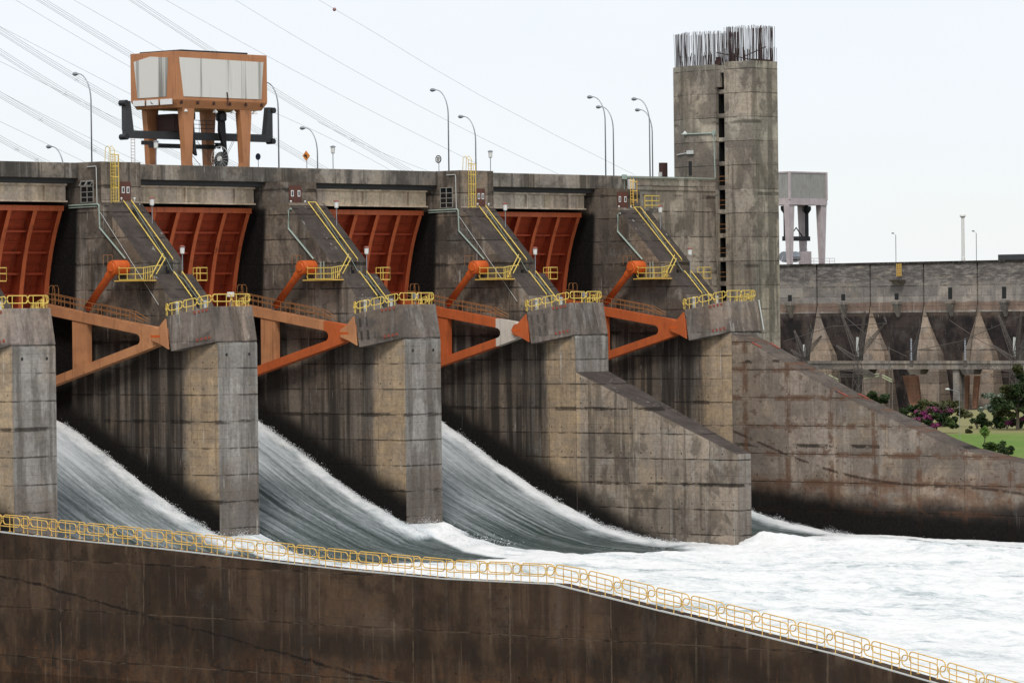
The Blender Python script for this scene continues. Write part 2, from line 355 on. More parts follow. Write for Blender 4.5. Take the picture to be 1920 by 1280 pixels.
M['door'] = paint('oxide_red_door_paint', (.115, .038, .026), amt=.2, seed=12)
M['white'] = plain('white_enamel', (.72, .71, .68), .5, var=.15)
M['mint'] = plain('pale_green_pipe_paint', (.33, .40, .345), .5, var=.25)
M['white_pipe'] = plain('grey_white_pipe', (.55, .56, .53), .5, var=.2)
M['window_frame'] = plain('grey_window_frame', (.30, .285, .25), .6)
M['galv'] = plain('galvanised_steel', (.34, .36, .39), .45, .6)
M['black_steel'] = plain('black_steel', (.022, .022, .026), .5)
M['blue_steel'] = plain('dark_steel', (.045, .046, .05), .5)
M['glass'] = plain('dark_glass', (.008, .01, .012), .12)
M['crane'] = paint('crane_orange_paint', (.45, .195, .085), wear=(.2, .075, .035), amt=.35, seed=14, streak=.3)
M['cladding'] = None
n = NT('grey_cladding')
cc = n.mix(n.map(n.noise(n.sv(1.0, 1.0, .02, 4), 1, 5, .6), .52, .66), (.66, .64, .59), (.22, .21, .19))
rib = n.math('FRACT', n.mul(n.addm(n.x, n.y), 2.2))
n.bump(n.math('ABSOLUTE', n.math('SUBTRACT', rib, .5)), .2, .05)
M['cladding'] = n.fin(cc, .6, .3)
M['pink'] = paint('pale_pink_crane_paint', (.50, .43, .43), wear=(.28, .21, .2), amt=.35, seed=16)
M['far_clad'] = paint('grey_crane_cladding', (.33, .32, .30), wear=(.16, .15, .14), amt=.5, seed=17, streak=.6)
M['rebar'] = plain('rusty_rebar', (.05, .030, .028), .8)
M['rust'] = plain('brown_rust', (.055, .026, .022), .8)
M['red_mark'] = plain('red_plate', (.26, .06, .035), .8)
M['asphalt'] = plain('road_asphalt', (.05, .05, .05), .9)
M['sign_orange'] = plain('sign_orange', (.75, .27, .04), .5, var=.05)
M['sign_white'] = plain('sign_white', (.75, .75, .73), .5, var=.05)
M['sign_black'] = plain('sign_black', (.012, .012, .012), .5)
M['sign_blue'] = plain('sign_blue', (.008, .012, .045), .4)
M['lattice'] = plain('weathered_lattice_steel', (.10, .083, .07), .7)
M['insulator'] = plain('green_glass_insulator', (.36, .38, .22), .3)
M['wire'] = plain('conductor_cable', (.60, .62, .66), .6)
M['ball'] = plain('marker_ball_paint', (.35, .17, .17), .5)
M['roof_red'] = plain('lamp_cap_red', (.28, .08, .06), .5)

# ---------------------------------------------------------------- railing helpers
def loop_path(f, s0, s1, zl, zh, r=.22, k=4):
    """rounded rectangle standing on path f(s)->(u,v,z)"""
    pts = []
    for (sc, zc, a0) in ((s1 - r, zh - r, 90), (s1 - r, zl + r, 0), (s0 + r, zl + r, -90), (s0 + r, zh - r, -180)):
        for i in range(k + 1):
            a = math.radians(a0 - 90 * i / k); s = sc + r * math.cos(a); dz = zc + r * math.sin(a)
            p = f(s); pts.append((p[0], p[1], p[2] + dz))
    return pts
def seg(a, b):
    L = math.dist(a, b)
    return (lambda s: lerp(a, b, s / L)), L
def loop_rail(m, a, b, count, r=.05, zl=.45, zh=1.1, gap=.12):
    f, L = seg(a, b); w = L / count
    for i in range(count):
        s0, s1 = i * w + gap / 2, (i + 1) * w - gap / 2
        m.tube(loop_path(f, s0, s1, zl, zh), r, 6, True)
        for t in (.25, .75):
            p = f(s0 + (s1 - s0) * t); m.tube([p, (p[0], p[1], p[2] + zh)], r * .8, 5)
def grid_rail(m, pts, h=1.1, rows=(0.05, .55, 1.1), step=1.1, r=.045):
    for zz in rows: m.tube([(p[0], p[1], p[2] + zz) for p in pts], r, 5)
    for a, b in zip(pts, pts[1:]):
        k = max(1, round(math.dist(a, b) / step))
        for i in range(k + 1):
            p = lerp(a, b, i / k); m.tube([p, (p[0], p[1], p[2] + h)], r * .85, 5)

# ---------------------------------------------------------------- piers
ZB = -21.6
PW = 5.1
RL = [(-15.3, 13.1), (-6.2, 3.95)]            # ramp line
def ramp_z(v): return 13.1 + (v + 15.3) * (3.95 - 13.1) / 9.1
SU0, SU1 = 2.85, 3.8                          # stair channel

def make_pier(n, label, head, arm_side=True):
    u0 = 25.0 * n
    root = thing('spillway_pier', label, 'pier', (u0, 0, ZB), 'concrete piers between the spillway gates')
    hv = -15.4 if head else -16.6
    ht = 16.95 if head else 15.43
    lo = -0.0
    # body: left strip with landing notch, stair channel, right strip
    base = [(-30, ZB), (0, ZB), (0, -.4), (-.6, 2.2), (-4.9, 2.2)]
    up = [(hv, 13.35), (hv, ht), (-18.5 if head else hv - .01, ht), (-30, ht)]
    if not head: up = [(hv, 13.35), (hv, ht), (-30, ht)]
    b = MB()
    b.pu(base + [(-6.2, 3.95), (-8.5, ramp_z(-8.5)), (-8.5, 5.75), (-9.75, 5.75), (-9.75, ramp_z(-9.75)), (-15.3, 13.1), (-15.45, 13.35)] + up, u0, u0 + SU0)
    b.pu(base + [(-6.2, 3.0), (-8.2, 5.05), (-8.4, 5.75), (-9.7, 5.75), (-15.3, 12.2), (-15.45, 12.45)] + [(hv, 12.5)] + up[1:], u0 + SU0, u0 + SU1)
    b.pu(base + [(-6.2, 3.95), (-8.5, ramp_z(-8.5)), (-8.5, 5.75), (-9.75, 5.75), (-9.75, ramp_z(-9.75)), (-15.3, 13.1), (-15.45, 13.35)] + up, u0 + SU1, u0 + PW)
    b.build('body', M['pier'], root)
    # stairs
    for (va, za, vb, zb) in ((-15.3, 12.75, -9.9, 6.3), (-8.4, 5.7, -6.3, 3.5)):
        k = round((za - zb) / .36); s = MB()
        for i in range(k):
            v_ = va + (vb - va) * i / k; z_ = za + (zb - za) * (i + 1) / k
            s.box(u0 + SU0 + .02, u0 + SU1 - .02, v_, v_ + (vb - va) / k * 1.0, z_ - .5, z_)
        s.build('stair_flight', M['black_steel'], root)
    # trunnion beam (flared hammerhead)
    t = MB(); F = 1.65; e = .025
    top = [(u0 - F, -5.0, 2.35), (u0 - e, -.6, 3.2), (u0 + PW + e, -.6, 3.2), (u0 + PW + F, -5.0, 2.35)]
    bot = [(u0 - F, -4.5, -.92), (u0 - e, e - .02, -.05), (u0 + PW + e, e - .02, -.05), (u0 + PW + F, -4.5, -.92)]
    t.prism(bot, top)
    cap = t.build('trunnion_beam', M['cap'], root, bevel=.05)
    def face(w, h, off=.02):  # point on the flared left face: w 0..1 upstream->downstream, h 0..1 bottom->top
        p = lerp(lerp(bot[0], bot[1], w), lerp(top[0], top[1], w), h); nrm = Vector((-4.4, -1.65, 0)).normalized()
        return (p[0] + nrm.x * off, p[1] + nrm.y * off, p[2])
    for h, cnt, w0, w1 in ((.93, 4, .62, .88), (.16, 4, .60, .86)):
        for i in range(cnt):
            w = w0 + (w1 - w0) * i / (cnt - 1)
            a = [face(w - .018, h - .035), face(w + .018, h - .035), face(w + .018, h + .035), face(w - .018, h + .035)]
            bq = [face(w - .018, h - .035, .09), face(w + .018, h - .035, .09), face(w + .018, h + .035, .09), face(w - .018, h + .035, .09)]
            MB().prism(a, bq).build('anchor_plate', M['red_mark'], cap)
    if n in (1, 2):   # raised plates, darkened for the shade inside open pockets
        for w in (.10, .24, .38):
            for h0, h1 in ((.18, .46), (.58, .84)):
                if w == .38 and n == 1: h1 -= .1
                a = [face(w - .025, h0, .01), face(w + .025, h0, .01), face(w + .025, h1, .01), face(w - .025, h1, .01)]
                bq = [face(w - .025, h0, .03), face(w + .025, h0, .03), face(w + .025, h1, .03), face(w - .025, h1, .03)]
                MB().prism(a, bq).build('recess', M['pocket_shade'], cap)
    # trunnion brackets on both sides
    for sd in (-1, 1):
        cu = u0 - 1.15 if sd < 0 else u0 + PW + 1.15
        for du in (-.62, .62):
            if sd * du > 0 or True:
                MB().pu([(-4.98, 2.1), (-4.62, -.7), (-5.6, -.25), (-6.75, .1), (-6.8, .8), (-6.0, 1.2)], cu + du - .09, cu + du + .09).build('trunnion_bracket', M['arm_orange'] if n >= 2 else M['arm_faded'], root)
    # yellow guard rail round the cap
    g = MB()
    loop_rail(g, (u0 + .1, -.72, 3.19), (u0 + PW - .1, -.72, 3.19), 2)
    loop_rail(g, (u0 - F + .12, -4.9, 2.36), (u0 + .08, -.78, 3.17), 3)
    loop_rail(g, (u0 + PW + F - .12, -4.9, 2.36), (u0 + PW - .08, -.78, 3.17), 3)
    loop_rail(g, (u0 - F + .12, -4.9, 2.36), (u0 - F + .5, -5.6, 2.4), 1)
    g.build('guard_rail', M['yellow'], root)
    # equipment on the cap
    MB().lathe((u0 - .9, -4.3, 2.45), [(.16, 0), (.16, 1.0), (.22, 1.05), (.1, 1.25)], 10).build('hydraulic_valve', M['white_pipe'], root)
    MB().lathe((u0 + 1.6, -3.2, 2.75), [(.14, 0), (.14, .8), (.2, .85), (.2, 1.0)], 10).build('hydraulic_valve', M['white_pipe'], root)
    # stair hand rails
    for uu in (SU0 - .05, SU1 + .05):
        for (va, vb) in ((-15.5, -9.8), (-8.6, -5.4 if uu > 3 else -6.2)):
            r = MB(); pa = (u0 + uu, va, ramp_z(va) + .14); pb = (u0 + uu, vb, ramp_z(vb) + .14)
            r.tube([pa, pb], .055, 6)
            for i in range(6):
                p = lerp(pa, pb, i / 5); r.tube([p, (p[0], p[1], p[2] - .2)], .03, 5)
            r.build('handrail', M['yellow'], root)
    r = MB(); r.tube([(u0 + SU0 - .05, -15.5, 13.44), (u0 + SU1 + .05, -15.5, 13.44)], .05, 6); r.build('handrail', M['yellow'], root)
    MB().tube([(u0 + SU0 + .8, -15.0, 12.9), (u0 + SU0 + .9, -10.5, 7.6), (u0 + SU0 + .6, -9.5, 6.6), (u0 + SU0 + .9, -8.3, 5.8), (u0 + SU0 + .9, -5.8, 3.3)], .024, 6).build('conduit', M['mint'], root)
    # hoist platforms hanging on both flanks
    for sd in (-1, 1):
        a = u0 - 1.65 if sd < 0 else u0 + PW + 1.35
        e_ = u0 if sd < 0 else u0 + PW
        v0, v1 = (-12.0, -8.0) if sd < 0 else (-9.8, -7.9)
        MB().box(min(a, e_), max(a, e_), v0, v1, 5.62, 5.72).build('hoist_platform', M['yellow_old'], root)
        q = MB()
        if sd < 0:
            grid_rail(q, [(a + .9, v0 - .35, 6.25), (a, v0 + .7, 5.73), (a, v1, 5.73)], 1.12, (0.03, .55, 1.12))
            q.tube([(a, v1, 6.85), (u0 + .3, -8.8, 7.0), (u0 + 1.6, -8.9, 7.1)], .05, 5)
            q.tube([(a, v1, 6.3), (u0 + .3, -8.8, 6.5)], .04, 5)
            for t in (.2, .45, .7, .95):
                p = lerp((a, v1, 5.73), (u0 + .3, -8.8, 5.8), t); q.tube([p, (p[0], p[1], p[2] + 1.14)], .04, 5)
            q.tube([(u0 + .6, -9.5, 5.9), (u0 + 2.4, -9.6, 8.2)], .05, 5); q.tube([(u0 + .9, -9.3, 5.9), (u0 + 2.6, -9.5, 7.8)], .05, 5)
        else:
            grid_rail(q, [(e_, v1, 5.73), (a, v1, 5.73), (a, v0, 5.73)], 1.12, (.6, 1.12), 1.1, .04)
        q.build('platform_rail', M['yellow'], root)
    # doors and ladder on the pier head
    du0, du1 = (2.35, 3.75) if head else (1.25, 2.95)
    dr = MB().box(u0 + du0, u0 + du1, hv - .05, hv + .06, 13.3, 15.1).build('door', M['door'], root)
    for k in (0, 1):
        w0 = u0 + du0 + (.28 if k == 0 else (du1 - du0) - .5)
        fr = MB().box(w0 - .05, w0 + .3, hv + .05, hv + .085, 14.0, 14.62).build('door_window', M['white'], dr)
        MB().box(w0 + .04, w0 + .21, hv + .05, hv + .1, 14.1, 14.52).build('pane', M['glass'], fr)
    for uu in (du0 - .1, du1 + .2):
        MB().lathe((u0 + uu, hv + .35, 13.3), [(.04, 0), (.04, .1), (.09, .13), (.11, .22), (.06, .3)], 10).build('step_lamp', M['white'], root)
    if head:
        w = MB()
        wu, va, vb, za, zb = u0 - .03, -18.15, -16.45, 13.15, 15.2
        for i in range(3):
            vv = va + (vb - va) * i / 2; w.box(wu - .05, wu + .02, vv - .038, vv + .038, za, zb)
        for i, zz in enumerate((za, za + .48, za + .98, za + 1.5, zb)):
            w.box(wu - .052, wu + .022, va - .05, vb + .05, zz - .032, zz + .032)
        if n == 0:
            for c0, c1 in ((va + .08, (va + vb) / 2 - .06), ((va + vb) / 2 + .06, vb - .06)):
                w.tube([(wu - .35, c0, 14.72), (wu - .35, c1, 14.72), (wu - .03, c1, 15.12), (wu - .03, c0, 15.12)], .04, 5, True)
        wf = w.build('window', M['window_frame'], root)
        MB().box(wu - .005, wu + .015, va, vb, za, zb).build('pane', M['glass'], wf)
        # caged ladder
        l = MB(); lu = u0 + 1.15; lv = hv + .12
        for uu in (0, .5): l.tube([(lu + uu, lv, 13.0), (lu + uu, lv, 18.1), (lu + uu, lv - .35, 18.45), (lu + uu, lv - .7, 18.3), (lu + uu, lv - .8, 17.0)], .035, 5)
        for i in range(17): l.tube([(lu, lv, 13.2 + .3 * i), (lu + .5, lv, 13.2 + .3 * i)], .022, 4)
        hoops = (13.2, 14.5, 15.5, 16.5, 17.6)
        for zz in hoops:
            l.tube([(lu, lv, zz), (lu - .12, lv + .45, zz), (lu + .25, lv + .75, zz), (lu + .62, lv + .45, zz), (lu + .5, lv, zz)], .04, 5)
        for (a, b_) in ((-.12, .45), (.07, .62), (.25, .75), (.44, .62), (.62, .45)): l.tube([(lu + a, lv + b_, 13.2), (lu + a, lv + b_, 17.6)], .03, 5)
        l.build('caged_ladder', M['yellow'], root)
        MB().tube([(u0 - .08, -17.2, 16.5), (u0 - .08, -16.0, 16.52), (u0 - .08, -15.95, 16.3), (u0 - .08, -15.9, 13.0)], .045, 6).build('conduit', M['white_pipe'], root)
        MB().tube([(u0 - .1, -19.8, 12.9), (u0 - .1, -15.75, 12.95), (u0 - .1, -15.62, 12.8), (u0 - .1, -15.55, 10.7), (u0 - .1, -12.1, 7.75)], .085, 6).build('conduit', M['mint'], root)
        MB().tube([(u0 - .1, -19.8, 12.68), (u0 - .1, -15.95, 12.72)], .05, 6).build('conduit', M['mint'], root)
        MB().tube([(u0 - .1, -15.5, 12.2), (u0 - .15, -7.6, 3.4)], .026, 6).build('conduit', M['white_pipe'], root)
    else:
        MB().tube([(u0 - .1, -15.0, 12.75), (u0 - .1, -15.35, 12.6), (u0 - .1, -15.4, 10.8), (u0 - .1, -12.0, 7.75)], .1, 6).build('conduit', M['mint'], root)
        for vv in (-10.6, -10.2): MB().tube([(u0 - .5, vv, 5.7), (u0 - .5, vv, 7.5)], .05, 5).build('conduit', M['mint'], root)
    if n < 2:
        for uu in (1.15, 4.05):
            MB().lathe((u0 + uu, -.2, -1.25), [(.15, 0), (.15, .215)], 12, 'v').build('drain_hole', M['sign_black'], root)
    if n < 2:
        for uu, zz in ((1.0, -19.0), (3.9, -18.7)): MB().box(u0 + uu, u0 + uu + .25, -.1, .03, zz, zz + .35).build('drain_hole', M['sign_black'], root)
    return root

PIER_LABELS = {
    -1: 'concrete pier cut off by the left edge of the photo',
    0: 'concrete pier with caged yellow ladder and tilted open window',
    1: 'concrete pier with pocketed cap and plain red door, no ladder or window',
    2: 'concrete pier with caged yellow ladder and shut window, above the sloping divider wall',
    3: 'last concrete pier before the tower, pale upright pipe at its head',
}
PIERS = {n: make_pier(n, PIER_LABELS[n], n in (0, 2)) for n in range(-1, 4)}
# extras on the last pier's head
p3 = PIERS[3]; u0 = 75
MB().lathe((u0 + 4.85, -17.6, 13.3), [(.42, 0), (.42, 3.1), (.36, 3.2)], 14).build('vent_pipe', M['white_pipe'], p3, smooth=False)
l = MB()
for uu in (3.3, 3.8): l.tube([(u0 + uu, -16.4, 13.3), (u0 + uu, -16.4, 16.6)], .035, 5)
for i in range(11): l.tube([(u0 + 3.3, -16.4, 13.4 + .3 * i), (u0 + 3.8, -16.4, 13.4 + .3 * i)], .03, 4)
for zz in (14.2, 15.2, 16.2): l.tube([(u0 + 3.3, -16.4, zz), (u0 + 3.2, -16, zz), (u0 + 3.55, -15.7, zz), (u0 + 3.9, -16, zz), (u0 + 3.8, -16.4, zz)], .04, 5)
for a, b_ in ((3.2, -16), (3.55, -15.7), (3.9, -16)): l.tube([(u0 + a, b_, 13.9), (u0 + a, b_, 16.4)], .03, 5)
l.build('caged_ladder', M['yellow_old'], p3)
g = MB(); grid_rail(g, [(u0 + 4.6, -15.5, 13.36), (u0 + 7.0, -15.5, 13.36), (u0 + 7.0, -17.5, 13.36)], 1.35, (0.3, .8, 1.35), 1.0); g.build('guard_rail', M['yellow'], p3)
MB().box(u0 + PW, u0 + 7.2, -18.4, -15.3, 12.9, 13.34).build('landing', M['dam'], p3)
MB().tube([(u0 + PW + .05, -.4, 3.3), (u0 + PW + .15, .15, .1)], .07, 6).build('conduit', M['white_pipe'], p3)

# ---------------------------------------------------------------- radial gates with arms
PIN = (-6.3, .5)
ARMM = {-1: ('arm_faded', 'arm_faded', 'arm_faded'), 0: ('arm_faded', 'arm_orange', 'arm_orange'), 1: ('arm_orange', 'arm_orange', 'white_primer'), 2: ('arm_orange', 'arm_orange', 'arm_orange')}
GL = {-1: 'orange-red radial gate cut by the left edge of the photo, with faded tan arm',
      0: 'orange-red radial gate under the gantry crane, upper arm faded tan but gusset red',
      1: 'orange-red radial gate whose arm carries a white primed patch by the pin',
      2: 'orange-red radial gate nearest the tall unfinished tower, with a clean orange arm'}
GIN = sorted([(-8, -22.3), (-4, -22.85), (0, -23.1), (2.5, -23.05)] + [(p_[2], p_[1]) for p_ in (at(x_, y_, 'u', 49.8) for x_, y_ in ((793, 396), (786.4, 419.4), (779.8, 442.9), (774, 469.7), (769.7, 496.4), (765.2, 533)))])
GDP = [(-8, 1.5), (5, 1.6), (13, .8)]
def arc(R, z):
    f = (R - 17.0) / 1.62      # 0 = front flange, 1 = skin
    return interp(GIN, z) - f * interp(GDP, z)
def make_gate(n):
    ua, ub = 25 * n + 5.25, 25 * n + 24.85
    root = thing('radial_gate', GL[n], 'sluice gate', ((ua + ub) / 2, -20, -7), 'radial gates of the spillway')
    zs = [12.85 - 19.6 * i / 22 for i in range(23)]
    m = MB(); m.pu([(arc(18.7, z), z) for z in zs] + [(arc(18.62, z), z) for z in reversed(zs)], ua, ub); m.build('skin_plate', M['gate'], root)
    k = 7
    for i in range(k):
        uc = ua + .25 + (ub - ua - .5) * i / (k - 1)
        m = MB(); m.pu([(arc(18.62, z), z) for z in zs] + [(arc(17.05, z), z) for z in reversed(zs)], uc - .03, uc + .03)
        rb = m.build('rib', M['gate'], root)
        m = MB(); m.pu([(arc(17.06, z), z) for z in zs] + [(arc(16.98, z), z) for z in reversed(zs)], uc - .24, uc + .24); m.build('flange', M['gate_flange'], rb)
    for j in range(1, 19):
        z = 12.5 - j * 1.0; R = 18.62; d = .45 if j % 2 else .95
        m = MB(); m.box(ua + .05, ub - .05, arc(R, z), arc(R - d, z), z - .02, z + .03)
        if j % 2 == 0:
            m.box(ua + .05, ub - .05, arc(R - d, z), arc(R - d, z) + .04, z - .1, z + .1)
        m.build('stiffener', M['gate'], root)
    m = MB(); m.box(ua - .05, ub + .05, arc(18.7, 12.8), arc(16.95, 12.8), 12.78, 12.9); m.box(ua - .05, ub + .05, arc(17.0, 12.6), arc(17, 12.6) + .1, 12.42, 12.92); m.build('top_girder', M['gate_flange'], root)
    # left arm (behind the near pier) and right arm
    for sd in (0, 1):
        uc = 25 * (n + 1) - 1.15 if sd else 25 * n + PW + 1.15
        a, b = uc - .42, uc + .42
        mu, ml, mg = (M[x] for x in ARMM[n])
        arm = MB().pu([(-22.4, 3.72), (-9.3, 1.69), (-9.3, .75), (-22.4, 2.72)], a, b).build('gate_arm', mu, root, bevel=.02)
        MB().pu([(-22.6, -4.6), (-9.3, -1.16), (-9.3, -.31), (-22.6, -3.75)], a, b).build('lower_beam', ml, arm, bevel=.02)
        MB().pu([(-18.05, 2.03), (-16.05, 1.73), (-16.05, -2.03), (-18.05, -2.55)], a + .1, b - .1).build('strut', mu, arm)
        notch = [(-9.3 + .62 * math.sin(math.radians(t)), .22 + .53 * math.cos(math.radians(t))) for t in range(0, 181, 20)]
        MB().pu([(-9.3, 1.69), (-6.9, 1.36), (-6.0, 1.0), (-5.75, .5), (-6.0, -.1), (-6.7, -.45), (-9.3, -1.16)] + notch[::-1], a, b).build('gusset', mg, arm)
        MB().lathe((a - .22, PIN[0], PIN[1]), [(.62, .02), (.62, .215)], 20, 'u').build('trunnion_hub', M['arm_orange'] if mg is not M['arm_faded'] else M['arm_faded'], arm)
        MB().box(a - .3, a - .2, PIN[0] - .62, PIN[0] + .62, PIN[1] - .12, PIN[1] + .1).build('lock_plate', M['hoist'], arm)
        MB().lathe((uc - .5, -22.0, 2.9), [(.01, 0), (.5, .1), (.5, .9), (.01, 1.0)], 8, 'u').build('gusset', M['gate_flange'], arm)
        # walkway rail on the upper beam
        r = MB(); h = lambda v: 3.72 + (v + 22.4) * (1.69 - 3.72) / 13.1
        for uu in (a + .06, b - .06):
            for hh in (.55, 1.05):
                r.tube([(uu, -21.6, h(-21.6) + hh), (uu, -10, h(-10) + hh * .95), (uu, -8.2, 1.55 + .45 * hh)], .035, 5)
            for i in range(10):
                v_ = -21.6 + i * 1.28; r.tube([(uu, v_, h(v_) - .15), (uu, v_, h(v_) + 1.05)], .032, 5)
        for i in (0, .55):
            r.tube([(a + .05, -21.2 + i, 3.6), (a + .05, -21.2 + i, 5.1), (a + .2, -21.2 + i, 5.35), (b - .2, -21.2 + i, 5.35), (b - .05, -21.2 + i, 5.1), (b - .05, -21.2 + i, 3.6)], .035, 5)
        r.build('walkway_rail', M['rail_rust'], arm)
    return root
GATES = {n: make_gate(n) for n in range(-1, 3)}
# hydraulic hoists, one on the near flank of each pier and one on the far flank
HL = {0: 'orange hydraulic hoist on the tilted-window pier, reaching down to a faded tan arm',
      1: 'orange hydraulic hoist on the plain-door pier, hanging over the arm with faded upper beam',
      2: 'orange hydraulic hoist reaching to the arm with the white primed patch',
      3: 'orange hydraulic hoist on the last pier beside the tall tower'}
for n in range(0, 4):
    uc = 25 * n - 1.1
    root = thing('hydraulic_hoist', HL[n], 'hoist cylinder', (uc, -12.2, 6.9), 'hydraulic hoists that lift the gates')
    MB().lathe((25 * n - 1.75, -12.2, 6.95), [(.4, -.12), (.45, -.02), (.64, 0), (.68, .5), (.68, 1.74)], 22, 'u').build('drum', M['hoist'], root)
    a, b = Vector((uc - .2, -12.45, 6.75)), Vector((uc, -16.9, 2.6)); m_ = a.lerp(b, .86)
    MB().tube([a, a.lerp(b, .1), a.lerp(b, .101), m_], .35, 16).build('barrel', M['hoist'], root, smooth=True)
    MB().tube([a, a.lerp(b, .16)], .42, 16).build('barrel_collar', M['hoist'], root)
    MB().tube([m_, b], .17, 12).build('piston_rod', M['galv'], root)
    g = MB(); grid_rail(g, [(uc - .75, -13.2, 7.2), (uc - .75, -12.0, 7.2)], .9, (.9,), .6, .03); g.build('hand_bar', M['rail_rust'], root)

# ---------------------------------------------------------------- deck spans between the pier heads
SPAN = [(-50, -25, -19.9, 'concrete deck span with grey parapet, beyond the left edge of the photo'),
        (-25, 0, -19.9, 'concrete deck span with weathered parapet above the leftmost gate, pale panel rust-stained at its end'),
        (5.1, 25, 5.25, 'concrete deck span carrying the orange gantry crane over its gate'),
        (25, 50, 30.25, 'concrete deck span with the orange diamond sign and the speed sign above it'),
        (55.1, 80.1, 55.25, 'concrete deck span nearest the tall tower, above the last gate')]
for ua, ub, pa, lab in SPAN:
    root = thing('deck_span', lab, 'deck span', ((ua + ub) / 2, -22, 15.4), 'deck spans of the dam crest')
    MB().box(ua + .003, ub - .003, -19.1, -18.52 if ua not in (-50, -25, 25) else -18.52, 15.46, 16.93).build('parapet', M['dam'], root, bevel=.04)
    MB().box(ua + .003, ub - .003, -30, -19.11, 15.0, 15.85).build('deck_slab', M['asphalt'], root)
    pb = min(ub, 25 * math.floor((ub - .2) / 25) + 25) if ub != 80.1 else 75
    p = MB().box(pa, pb - .75, -20.0, -19.55, 13.3, 14.98).build('service_panel', M['lintel'], root)
    MB().box(pa, pb - .75, -19.95, -19.25, 13.22, 13.36).build('panel_flange', M['lintel'], p)
    MB().box(pa, pb - .75, -19.95, -19.3, 14.78, 14.96).build('panel_flange', M['lintel'], p)
    for q in (.14, .48, .82): MB().box(pa + (pb - pa) * q, pa + (pb - pa) * q + .18, -19.6, -19.3, 13.37, 14.77).build('panel_rib', M['lintel'], p)
    MB().box(pa - .1, pb + .1, -28.6, -27.6, -6, 14.99).build('light_stop_wall', M['dark_concrete'], root)  # unseen wall added to keep sky light out of the gate bay
    if ua == 5.1:
        for q in (-.5, .9): MB().box(15.2 + q, 16.0 + q, -19.9, -19.3, 14.99, 15.3).build('bearing_block', M['black_steel'], root)

# ---------------------------------------------------------------- right abutment, tower, walls
ab = thing('abutment_wall', 'pale weathered concrete abutment wall joining the last pier to the tall tower', 'dam wall', (88, -20, -18))
MB().pu([(-30, -18), (-18.2, -18), (-18.52, 15.44), (-30, 15.44)], 80.1, 95.38).build('wall_face', M['abut'], ab)
MB().box(80.11, 95.38, -19.2, -18.42, 15.45, 16.93).build('parapet', M['abut'], ab)
MB().box(80.11, 95.38, -30, -19.21, 15.2, 15.85).build('deck_slab', M['asphalt'], ab)
MB().tube([(79.5, -18.3, 15.3), (79.5, -18.3, 16.75), (88, -18.3, 16.82), (94.95, -18.3, 16.82), (95.15, -18.3, 17.0), (95.15, -18.45, 21.9)], .06, 8).build('conduit', M['mint'], ab)
MB().box(79.2, 79.8, -18.4, -18.15, 16.55, 17.05).build('junction_box', M['mint'], ab)

TW = 95.4
tw = thing('concrete_tower', 'tall unfinished concrete tower with a column of dark slots and rebar bristling from its top', 'tower', (98, -18, -16))
sh = MB()
sh.pz([(TW, -17.1), (TW, -13.15), (99.95, -13.15), (99.95, -17.1)], -16, 29.75)
sh.pz([(TW, -22.75), (TW, -18.32), (99.95, -18.32), (99.95, -25.6), (96.85, -25.6)], -16, 29.55)
MB().pz([(98.6, -18.32), (98.6, -17.1), (99.95, -17.1), (99.95, -18.32)], -16, 29.5).build('slot_shade_back', M['sign_black'], tw)  # black block stands for the shade deep in the slot
sh.build('shaft', M['tower'], tw)
MB().box(TW + .06, TW + .5, -18.31, -17.75, 27.0, 29.4).build('slot_jamb', M['tower'], tw)
MB().box(TW + .5, 98.59, -18.318, -18.28, -16, 29.4).build('slot_shade_lining', M['sign_black'], tw)  # thin black sheet, the slot's inner shade painted on its wall
for k in range(-8, 4):
    zt = 18.75 + 2.66 * k
    MB().box(TW + .45, 98.59, -18.31, -17.11, zt - .5, zt).build('landing', M['tower'], tw)
    if k < 0:
        r = MB()
        for hh in (.5, 1.0): r.tube([(TW + .2, -18.3, zt + hh), (TW + .2, -17.12, zt + hh)], .03, 5)
        r.build('landing_rail', M['rail_rust'], tw)
MB().box(TW + .09, TW + .4, -18.31, -17.11, 28.6, 29.4).build('landing', M['tower'], tw)
MB().box(TW - .02, TW + .1, -22.3, -21.85, 17.3, 18.9).build('doorway', M['sign_black'], tw)
MB().tube([(TW - .08, -18.7, 21.9), (TW - .08, -23.2, 21.95)], .09, 8).build('conduit', M['mint'], tw)
MB().box(TW - .18, TW - .02, -18.75, -18.35, 21.7, 22.2).build('junction_box', M['mint'], tw)
MB().tube([(TW - .08, -22.7, 17.3), (TW - .08, -22.7, 28.0)], .06, 6).build('conduit', M['tower'], tw)
MB().tube([(TW - .08, -21.8, 19.9), (TW - .08, -22.7, 19.8), (96.3, -24.7, 19.7)], .07, 6).build('conduit', M['white_pipe'], tw)
MB().box(TW - .25, TW - .02, -22.4, -21.5, 19.7, 20.1).build('floodlight', M['white_pipe'], tw)
MB().lathe((TW - .1, -22.7, 21.9), [(.3, 0), (.3, .1), (.06, .4)], 10).build('floodlight', M['white_pipe'], tw)
